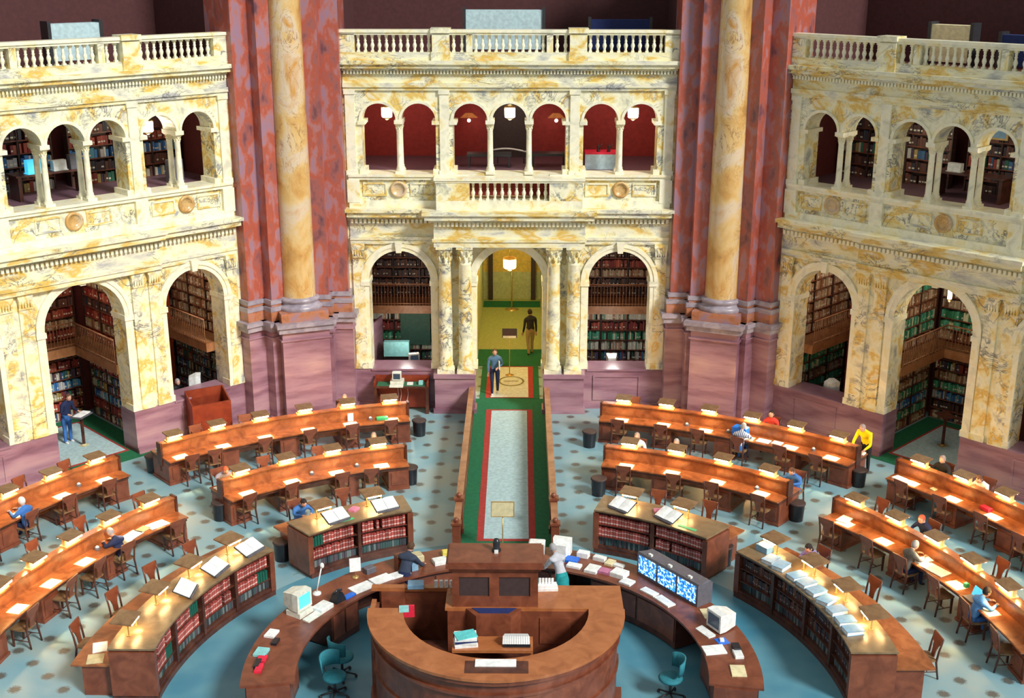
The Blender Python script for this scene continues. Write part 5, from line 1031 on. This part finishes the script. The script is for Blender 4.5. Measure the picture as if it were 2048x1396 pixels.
# teal swivel chairs inside the ring
def mk_swivel():
    g = root('swivel_chair', cat='chair'); mb = MB(); mb.lathe([(.18, .43), (.25, .45), (.26, .49), (.22, .52), (.0, .525)], n=24); mb.build('seat', 'teal_fabric', g)
    mb = MB(); vs = []; fs = []; N = 10
    for i in range(N+1):
        a = R(200+140*i/N-180+0); ca, sa = math.cos(a), math.sin(a); bul = .05*math.sin(PI*i/N)
        for (rr_, zz) in ((.24, .62), (.27, .62), (.30, .92+bul), (.27, .92+bul)): vs.append((rr_*ca, rr_*sa, zz))
    for i in range(N):
        for j in range(4): fs.append((4*i+j, 4*i+(j+1) % 4, 4*i+4+(j+1) % 4, 4*i+4+j))
    fs += [(3, 2, 1, 0), (4*N, 4*N+1, 4*N+2, 4*N+3)]; mb.add(vs, fs, True); mb.build('backrest', 'teal_fabric', g)
    mb = MB(); mb.tube([(0, 0, .1), (0, 0, .44)], .03, 8); mb.tube([(0, .1, .44), (0, .26, .5), (0, .27, .7)], .018, 6); mb.build('column', 'dark_metal', g)
    for i in range(5): a = 2*PI*i/5; mb = MB(); mb.tube([(0, 0, .12), (.3*math.cos(a), .3*math.sin(a), .07)], [.025, .018], 6); mb.ball((.3*math.cos(a), .3*math.sin(a), .035), .035, 8, 6); mb.build('castor_leg', 'dark_metal', g)
    return g
sw = Stamp(mk_swivel)
sw(-3.45, .95, 0, 2.4, 'teal swivel chair inside the ring at the left, turned to the counter'); sw(-3.5, .2, 0, .9, 'teal swivel chair inside the ring at the lower left'); sw(3.5, .2, 0, -1.4, 'teal swivel chair inside the ring at the right')
# ------------------------------------------------------------------ things on the reading desks
def on(key, side, az, dr, z=.771): rr = ROWS[key][0]; return (*pol(rr+(-1 if side == 'n' else 1)*dr, az), z)
for (key, sd, az, dr, nm_, mt_, dm, lb) in (('RA', 'n', 31.6, .4, 'open_papers', 'paper', (.4, .3, .02), 'white papers on the desk beside the striped-shirt reader'), ('RA', 'n', 33.2, .35, 'notebook', 'paper', (.3, .26, .03), 'white notebook right of the striped-shirt reader'),
    ('RA', 'n', 28.6, .3, 'bag', 'blue_plastic', (.46, .26, .3), 'bright blue bag on the outer right desk beside the striped-shirt reader'), ('LA', 'n', -15.6, .3, 'book', 'green_paper', (.36, .16, .08), 'greenish book near the runner end of the outer left desk'), ('LA', 'n', -19.4, .18, 'card', 'paper', (.18, .03, .26), 'white card standing below a lamp on the outer left desk'),
    ('LA', 'f', -41.6, .3, 'box', 'white_plastic', (.22, .2, .12), 'white box at the outer end of the outer left desk'), ('FLB', 'n', -57.2, .36, 'papers', 'paper', (.46, .34, .02), 'white papers before the navy-jacket reader'), ('FLB', 'n', -53.4, .4, 'papers', 'paper', (.5, .34, .02), 'bright papers near the aisle end of the inner far-left desk'), ('FLB', 'n', -55.4, .32, 'folder', 'tan_board', (.34, .26, .02), 'tan folder between white papers on the inner far-left desk'),
    ('FRB', 'n', 51.0, .25, 'papers', 'paper', (.3, .4, .03), 'bright papers at the aisle end of the inner far-right desk'), ('FRB', 'n', 64.3, .2, 'papers', 'paper', (.26, .2, .03), 'small paper pad on the inner far-right desk'), ('FRB', 'n', 66.9, .38, 'newspaper', 'paper', (.62, .36, .02), 'large open white newspaper on the inner far-right desk'), ('FRB', 'n', 64.2, .42, 'open_book', 'paper', (.3, .24, .03), 'open white book left of the newspaper on the far right desk'),
    ('FRB', 'n', 71.5, .25, 'cup', 'green_paper', (.1, .1, .1), 'green cup beside the laptop on the far right desk'), ('FRB', 'f', 64.6, .3, 'book', 'orange_hide', (.3, .22, .1), 'orange-red book on the far side of the inner far-right desk'), ('FRA', 'n', 48.4, .42, 'papers', 'paper', (.34, .26, .04), 'crumpled white papers at the aisle end of the outer far-right desk'),
    ('FRA', 'n', 52.3, .3, 'notepad', 'cream_paper', (.16, .14, .03), 'small yellowish pad on the outer far-right desk'), ('FRA', 'n', 58.6, .25, 'box', 'red_paper', (.3, .16, .1), 'red box on the outer far-right desk near the picture edge'), ('RA', 'f', 41.7, .45, 'papers', 'paper', (.34, .24, .03), 'white papers held at the outer end of the outer right desk'), ('LB', 'f', -41.4, .4, 'papers', 'paper', (.24, .18, .02), 'white paper at the outer end of the inner left desk'),
    ('RB', 'f', 35.6, .3, 'papers', 'paper', (.26, .2, .04), 'white slips on the inner right desk before the blue-shirt reader')):
    x, y, z = on(key, sd, az, dr); obj1(nm_, nm_.replace('_', ' '), mt_, dm, x, y, z, -R(az)+random.uniform(-.2, .2), lb)
for (key, az, lb) in (('RC', 30.4, 'pink book beside the open books on the right low bookcase'), ('LC', -30.2, 'pink book between the open books on the left low bookcase')):
    x, y = pol(7.75, az); obj1('book', 'book', 'pink_paper', (.26, .2, .06), x, y, 1.2, -R(az)+.6, lb)
for (key, az, lb) in (('RC', 38.2, 'right low bookcase'), ('LC', -33.6, 'left low bookcase')):
    x, y = pol(7.32, az); obj1('felt_strip', 'felt', 'green_paper', (.5, .1, .01), x, y, 1.2, -R(az), 'green strip on the front edge of the '+lb)
x, y = pol(8.6, -88); obj1('papers', 'papers', 'paper', (.3, .4, .02), -8.55, .8, .765, .3, 'white paper on the desk of the lower left bookcase'); obj1('clipboard', 'clipboard', 'tan_board', (.34, .36, .02), -8.5, .35, .765, .2, 'tan paper at the end of the desk of the lower left bookcase')
x, y = pol(10.6+.5, 74.2); g = root('laptop', x, y, .771, -R(74.2)+PI, 'open dark laptop before the light-blue-shirt reader', 'laptop'); mb = MB(); mb.box(-.17, .17, -.13, .11, 0, .02); mb.build('base', 'grey_plastic', g); mb = MB(); mb.box(-.17, .17, 0, .012, 0, .23); o = mb.build('screen', 'screen_blue', g); o.location = (0, -.13, .02); o.rotation_euler = (.35, 0, 0)
# ================================================================== PEOPLE
flat('skin', (0.62, 0.36, 0.27), 0.55); flat('skin_dark', (0.28, 0.14, 0.09), 0.55)
CL = {'steel': (.10, .22, .38), 'jeans': (.015, .03, .10), 'black': (.012, .012, .016), 'navyc': (.008, .018, .075), 'whitec': (.78, .78, .8), 'khaki': (.35, .26, .12), 'yellowc': (.9, .68, .0), 'purple': (.30, .24, .62), 'sky': (.10, .33, .75), 'bluec': (.04, .16, .5), 'greyc': (.13, .13, .12), 'slate': (.03, .045, .085), 'cardigan': (.5, .52, .58), 'tealc': (.01, .28, .3), 'redc': (.5, .04, .03), 'brownc': (.3, .14, .06), 'shoe': (.03, .025, .02), 'sneaker': (.7, .7, .7), 'lilac': (.35, .36, .5)}
for k, c in CL.items(): flat('cloth_'+k, c, .85)
mm, nt, b = nm('cloth_stripe'); tc = nt.nodes.new('ShaderNodeTexCoord'); wv = nt.nodes.new('ShaderNodeTexWave'); wv.inputs['Scale'].default_value = 5.5; nt.links.new(tc.outputs['Object'], wv.inputs[0]); r = ramp(nt, [(.4, (.03, .07, .2)), (.6, (.7, .75, .82))]); nt.links.new(wv.outputs[0], r.inputs[0]); nt.links.new(r.outputs[0], b.inputs['Base Color']); b.inputs['Roughness'].default_value = .9
for k, c in (('hair_dark', (.015, .01, .01)), ('hair_grey', (.32, .32, .34)), ('hair_brown', (.09, .04, .02)), ('hair_red', (.5, .09, .04)), ('hair_white', (.65, .66, .7)), ('hair_balding', (.35, .27, .24)), ('lips', (.45, .14, .12)), ('eye', (.01, .01, .012))): flat(k, c, .8)
def V(*a): return Vector(a)
def person(x, y, z, rz, pose, label, shirt, pants, hair='hair_dark', skin='skin', shoes='cloth_shoe', female=False, longhair=False, sleeves=True, lean=None, turn=0, arms=None, skirt=False, scale=1.0, mirror=False):
    # local frame: facing -y, x to the figure's left, feet or chair floor at z=0
    sit = pose in ('sit', 'write')
    ln = lean if lean is not None else (.42 if pose == 'write' else .08 if sit else .04)
    hz = .50 if sit else .93
    hip = V(0, .05 if sit else 0, hz)
    def sp(t, dx=0, dy=0): return hip+V(dx, -math.sin(ln)*t+dy*math.cos(ln), math.cos(ln)*t+dy*math.sin(ln))
    waist, chest, shc, neck = sp(.17), sp(.36), sp(.46), sp(.54)
    hd = sp(.60)+V(0, -.05*(1+2*ln), .06-.04*ln)           # head centre is built around this
    wS = .165 if female else .185
    chains = []       # (points, radii, tag)
    shL, shR = sp(.44, wS), sp(.44, -wS)
    for s_, sh in ((1, shL), (-1, shR)):
        a = (arms or {}).get(s_)
        if a: el, wr = V(*a[0]), V(*a[1])
        elif sit: el = sh+V(s_*.09, -.10, -.22); el.z = max(el.z, .80); wr = V(s_*.12, min(el.y-.22, -.44), .815)
        elif pose == 'walk': el = sh+V(s_*.05, .04*s_, -.28); wr = el+V(0, -.06-.08*s_, -.24)
        else: el = sh+V(s_*.06, .02, -.28); wr = el+V(0, -.1, -.24)
        chains.append(('arm', s_, [sh, el, wr]))
    legs = []
    for s_ in (1, -1):
        h_ = hip+V(s_*.095, 0, -.02)
        if sit: kn = V(s_*.11, -.38, .50); an = V(s_*.11, -.36+.04*s_, .09); toe = an+V(0, -.15, -.05)
        elif pose == 'walk': kn = h_+V(0, -.10 if s_ < 0 else .01, -.43); an = kn+V(0, .02 if s_ < 0 else .13, -.41 if s_ < 0 else -.39); toe = an+V(0, -.15, -.055)
        else: kn = h_+V(s_*.01, -.02, -.43); an = kn+V(s_*.01, .02, -.41); toe = an+V(0, -.14, -.045)
        legs.append((s_, [h_, kn, an, toe]))
    me = bpy.data.meshes.new('person'); vs = []; es = []; rad = []
    def vtx(p, r): vs.append(tuple(p)); rad.append(r); return len(vs)-1
    f = .92 if female else 1
    i0 = vtx(hip, (.155*f, .125)); i1 = vtx(waist, (.145*f*(.9 if female else 1), .11)); i2 = vtx(chest, (.165*f, .125)); i3 = vtx(shc, (.13*f, .1)); i4 = vtx(neck, (.062, .062)); i5 = vtx(neck+(hd-neck)*.5, (.056, .056))
    es += [(i0, i1), (i1, i2), (i2, i3), (i3, i4), (i4, i5)]
    wrists = []
    for _, s_, (sh, el, wr) in chains:
        a = vtx(sh, (.075, .075)); b1 = vtx(sh.lerp(el, .5), (.056, .056)); b_ = vtx(el, (.046, .046)); c1 = vtx(el.lerp(wr, .5), (.043, .043)); c = vtx(wr, (.031, .031)); es += [(i3, a), (a, b1), (b1, b_), (b_, c1), (c1, c)]
        d_ = (wr-el).normalized(); pm = wr+d_*.065; p_ = vtx(pm, (.04, .02)); es.append((c, p_)); wrists.append((s_, wr, d_))
    for s_, (h_, kn, an, toe) in legs:
        a = vtx(h_, (.1, .1)); a1 = vtx(h_.lerp(kn, .5), (.086, .086)); b_ = vtx(kn, (.064, .064)); b1 = vtx(kn.lerp(an, .4), (.06, .06)); c = vtx(an, (.044, .044)); t = vtx(toe, (.042, .03)); es += [(i0, a), (a, a1), (a1, b_), (b_, b1), (b1, c), (c, t)]
    me.from_pydata(vs, es, []); o = bpy.data.objects.new('tmp', me); C.objects.link(o)
    md = o.modifiers.new('skin', 'SKIN'); md.use_smooth_shade = True
    if not me.skin_vertices: me.skin_vertices.new()
    sv = me.skin_vertices[0].data
    for i, r_ in enumerate(rad): sv[i].radius = r_
    sv[0].use_root = True
    sb = o.modifiers.new('sub', 'SUBSURF'); sb.levels = 1; sb.render_levels = 1
    dg = bpy.context.evaluated_depsgraph_get(); em = bpy.data.meshes.new_from_object(o.evaluated_get(dg)); bpy.data.objects.remove(o); bpy.data.meshes.remove(me)
    mb = MB(); mats = [skin, shirt, pants, shoes, 'lips', 'eye']
    P = [v.co.copy() for v in em.vertices]; mb.v = [tuple(p) for p in P]
    for pl in em.polygons:
        c = sum((P[i] for i in pl.vertices), Vector())/len(pl.vertices)
        mi = 1
        best = 1e9
        for s_, (h_, kn, an, toe) in legs:
            for (a, b_, m_) in ((h_, kn, 2), (kn, an+V(0, 0, .03), 2), (an, toe, 3)):
                ab = b_-a; t = max(0, min(1, (c-a).dot(ab)/ab.dot(ab))); dist = (c-(a+ab*t)).length-.02*(m_ == 2)
                if dist < best: best = dist; mi = m_
                if m_ == 2 and skirt and b_ != kn: pass
        for (a, b_, m_) in ((hip, sp(.06), 2), (sp(.08), shc, 1), (neck-(neck-shc)*.15, hd, 0)):
            ab = b_-a; t = max(0, min(1, (c-a).dot(ab)/ab.dot(ab))); dist = (c-(a+ab*t)).length-(.07 if m_ else .0)
            if dist < best: best = dist; mi = m_
        for _, s_, (sh, el, wr) in chains:
            for (a, b_, m_) in ((sh, el, 1), (el, wr-(wr-el)*.08, 1 if sleeves else 0), (wr, wr+(wr-el).normalized()*.12, 0)):
                ab = b_-a; t = max(0, min(1, (c-a).dot(ab)/ab.dot(ab))); dist = (c-(a+ab*t)).length
                if dist < best: best = dist; mi = m_
        mb.f.append(tuple(pl.vertices)); mb.mi.append(mi); mb.sm.append(True)
    bpy.data.meshes.remove(em)
    mb.cur = 0
    for s_, wr, d_ in wrists:                     # four fingers, curled, and a thumb from the side of the palm
        sd_ = d_.cross(V(0, 0, 1)); sd_ = sd_.normalized() if sd_.length > .1 else V(1, 0, 0); nrm = sd_.cross(d_).normalized()
        if nrm.z > 0: nrm = -nrm
        for k, (off, L_) in enumerate(((-.027, .068), (-.009, .08), (.009, .075), (.026, .058))):
            b0 = wr+d_*.085+sd_*off; b1 = b0+d_*L_*.45+nrm*.008; b2 = b1+d_*L_*.32+nrm*.02; b3 = b2+d_*L_*.2+nrm*.022
            mb.tube([b0-d_*.03, b0, b1, b2, b3], [.009, .0095, .009, .008, .006], 5)
        ts = sd_*(-s_ if True else 1)
        b0 = wr+d_*.03+ts*.025; mb.tube([b0, b0+ts*.022+d_*.025, b0+ts*.03+d_*.055+nrm*.012], [.012, .011, .008], 5)
    # head: one shaped surface, with nose, ears, eyes and mouth
    pitch = .75*ln+(.35 if pose == 'write' else .1 if sit else .05)
    HM = Matrix.Translation(hd) @ Matrix.Rotation(turn, 4, 'Z') @ Matrix.Rotation(pitch, 4, 'X')
    mb.M = HM; n0 = len(mb.v); mb.ball((0, 0, 0), (.076, .096, .118), 16, 12)
    inv = HM.inverted()
    for i in range(n0, len(mb.v)):
        q = inv @ Vector(mb.v[i])
        if q.z < -.02: k = 1+(q.z+.02)*2.2; q.x *= k; q.y = q.y*(.55+.45*k)-.008
        if q.y < -.06 and abs(q.x) < .05 and .0 < q.z < .03: q.y += .006
        mb.v[i] = tuple(HM @ q)
    mb.add([(-.009, -.088, .02), (.009, -.088, .02), (.017, -.086, -.025), (-.017, -.086, -.025), (0, -.118, -.018)], [(0, 1, 4), (1, 2, 4), (2, 3, 4), (3, 0, 4)], True)
    for k in (-1, 1): mb.ball((k*.078, .008, -.002), (.012, .02, .032), 6, 5)
    mb.cur = 5
    for k in (-1, 1): mb.ball((k*.03, -.086, .014), (.011, .006, .007), 6, 4)
    mb.cur = 4; mb.ball((0, -.086, -.054), (.022, .008, .006), 8, 4); mb.cur = 0; mb.M = None
    if skirt:
        mb.cur = 2; kc = V(0, -.02, hz-.5); mb.lathe([(.20, 0), (.17, .25), (.15, .45), (.12, .52)], 0, .0, hz-.48, 14)
        mb.cur = 0
    g = mb.build('person', mats); g.location = (x, y, z); g.rotation_euler = (0, 0, rz); g.scale = (scale,)*3
    g['label'] = label; g['category'] = 'person'
    hb = MB(); hb.M = HM; n0 = 0; hb.ball((0, .014, .022), (.086, .1, .112), 14, 12)
    keep = []
    for f_ in hb.f:
        cc = inv @ (sum((Vector(hb.v[i]) for i in f_), Vector())/len(f_))
        lim = -.05 if not longhair else -.2
        if cc.z > .055+.9*max(0, -(cc.y+.02)) or (cc.y > -.0 and cc.z > lim) or (abs(cc.x) > .07 and cc.y > -.03 and cc.z > 0): keep.append(f_)
    hb.f = keep; hb.mi = [0]*len(keep); hb.sm = [True]*len(keep)
    if longhair: hb.ball((0, .045, -.07), (.075, .05, .12), 10, 8)
    if len(keep): hb.build('hair', hair, g)
    return g
def at_seat(key, side, i, dr=.0):
    x, y, az = SEATS[(key, side, i)]; r_ = math.hypot(x, y)+dr; x, y = pol(r_, az)
    return x, y, (-R(az)+PI if side == 'n' else -R(az))
def face(x, y, tx, ty): return math.atan2(tx-x, -(ty-y))
person(-.52, 18.75, 0, 0.0, 'walk', 'person in grey-blue sweater walking through the middle doorway with a white book', 'cloth_steel', 'cloth_jeans', 'hair_brown', shoes='cloth_sneaker', arms={1: ((.26, .03, 1.12), (.12, -.22, 1.08))}, scale=1.0)
obj1('book', 'book', 'paper', (.03, .2, .28), -.36, 18.55, 1.02, .1, 'white book held under the arm of the person in the middle doorway')
person(.76, 23.3, 0, PI+.3, 'walk', 'person in dark coat and tan trousers walking away inside the middle passage', 'cloth_black', 'cloth_khaki', 'hair_dark', scale=1.06)
v = ML @ Vector((.12, RR+2.35, 0)); person(v.x, v.y, 0, PI/4-.6+.9, 'stand', 'person in navy jacket and jeans reading at the thin lectern in the open left arch', 'cloth_navyc', 'cloth_bluec', 'hair_brown', shoes='cloth_sneaker', lean=.25, arms={1: ((.25, -.12, 1.1), (.2, -.36, 1.08)), -1: ((-.25, -.12, 1.1), (-.2, -.36, 1.08))})
v = ML @ Vector((3.95, RR+2.15, 0)); person(v.x, v.y, 0, PI/4, 'sit', 'person in dark jacket seated behind the dado at the computer in the left bay', 'cloth_black', 'cloth_black', 'hair_grey')
chair(v.x, v.y, 0, PI/4, 'wooden chair behind the dado in the left bay under the dark-jacketed person')
def seat_person(key, side, i, label, shirt, pants, hair='hair_dark', dr=0, **k):
    x, y, rz = at_seat(key, side, i, dr); return person(x, y, 0, rz, k.pop('pose', 'write'), label, shirt, pants, hair, **k)
seat_person('RB', 'f', 0, 'person in white shirt seated behind the inner right desk near the runner, facing the centre', 'cloth_whitec', 'cloth_black', 'hair_balding', pose='sit')
seat_person('RB', 'f', 1, 'person in black with grey cap of hair seated behind the inner right desk', 'cloth_black', 'cloth_black', 'hair_grey', pose='sit', lean=.1)
seat_person('RA', 'n', 3, 'person in blue and white striped shirt seated at the outer right desk', 'cloth_stripe', 'cloth_bluec', 'hair_grey')
seat_person('RA', 'f', 1, 'person with long dark hair and red top seated behind the outer right desk', 'cloth_redc', 'cloth_black', 'hair_dark', female=True, longhair=True, pose='sit')
x, y = pol(16.1, 41.6); person(x, y, 0, face(x, y, 9.9, 11.2), 'stand', 'person in bright yellow shirt standing at the end of the outer right desk', 'cloth_yellowc', 'cloth_black', 'hair_balding', lean=.45, arms={1: ((.27, -.3, 1.02), (.2, -.5, .92)), -1: ((-.27, -.3, 1.02), (-.2, -.5, .92))})
seat_person('RB', 'f', 2, 'person in bright blue shirt bending over the outer end of the inner right desk', 'cloth_bluec', 'cloth_bluec', 'hair_brown', lean=.35)
seat_person('LB', 'f', 0, 'person in dark clothes seated behind the runner end of the inner left desk', 'cloth_black', 'cloth_black', 'hair_balding', pose='sit')
seat_person('LB', 'f', 3, 'person with red hair and lilac top seated behind the inner left desk', 'cloth_lilac', 'cloth_jeans', 'hair_red')
seat_person('LA', 'f', 1, 'person with bald pinkish head seated behind the outer left desk by the pier', 'cloth_brownc', 'cloth_black', 'hair_balding', pose='sit')
seat_person('LC', 'f', 1, 'person in blue shirt with dark hair seated behind the left low bookcase', 'cloth_bluec', 'cloth_jeans', 'hair_dark')
seat_person('FLB', 'n', 1, 'person with grey hair in navy jacket bent over papers at the inner far-left desk', 'cloth_navyc', 'cloth_khaki', 'hair_grey', lean=.5)
seat_person('FLB', 'f', 0, 'person in tan top with dark ponytail leaning on the inner far-left desk', 'cloth_brownc', 'cloth_black', 'hair_dark', longhair=True, lean=.85, female=True)
seat_person('FLA', 'n', 2, 'person with white hair in blue shirt seated at the outer far-left desk', 'cloth_bluec', 'cloth_jeans', 'hair_white', pose='sit')
seat_person('FRA', 'f', 0, 'person in dark jacket seated behind the outer far-right desk near the open arch', 'cloth_black', 'cloth_black', 'hair_balding', pose='sit')
seat_person('FRA', 'f', 1, 'person with long brown hair in white shirt seated behind the outer far-right desk', 'cloth_whitec', 'cloth_black', 'hair_brown', female=True, longhair=True)
seat_person('FRB', 'f', 1, 'person in navy pullover with reddish hair seated behind the inner far-right desk', 'cloth_navyc', 'cloth_black', 'hair_red', pose='sit', lean=.3)
seat_person('FRB', 'n', 2, 'person in dark grey jacket seated near side of the inner far-right desk', 'cloth_greyc', 'cloth_jeans', 'hair_grey', pose='sit', lean=.3)
seat_person('FRB', 'n', 4, 'person in light blue shirt at the laptop, inner far-right desk', 'cloth_sky', 'cloth_bluec', 'hair_dark', pose='sit', lean=.35)
seat_person('FRC', 'f', 0, 'person with dark hair in purple top writing behind the lower right bookcase', 'cloth_purple', 'cloth_black', 'hair_dark', female=True, longhair=True)
person(-2.35, 3.72, 0, PI-.35, 'stand', 'librarian in dark shirt leaning over the left counter near the central desk', 'cloth_slate', 'cloth_navyc', 'hair_brown', lean=.55, arms={1: ((.28, -.42, 1.05), (.2, -.62, .98)), -1: ((-.28, -.42, 1.05), (-.22, -.62, .98))})
person(1.35, 3.7, 0, PI+.5, 'stand', 'librarian in pale grey cardigan and teal skirt bending over the right counter', 'cloth_cardigan', 'cloth_tealc', 'hair_grey', female=True, skirt=True, lean=.6, arms={1: ((.25, -.42, 1.02), (.2, -.6, .98)), -1: ((-.25, -.42, 1.02), (-.2, -.6, .98))})
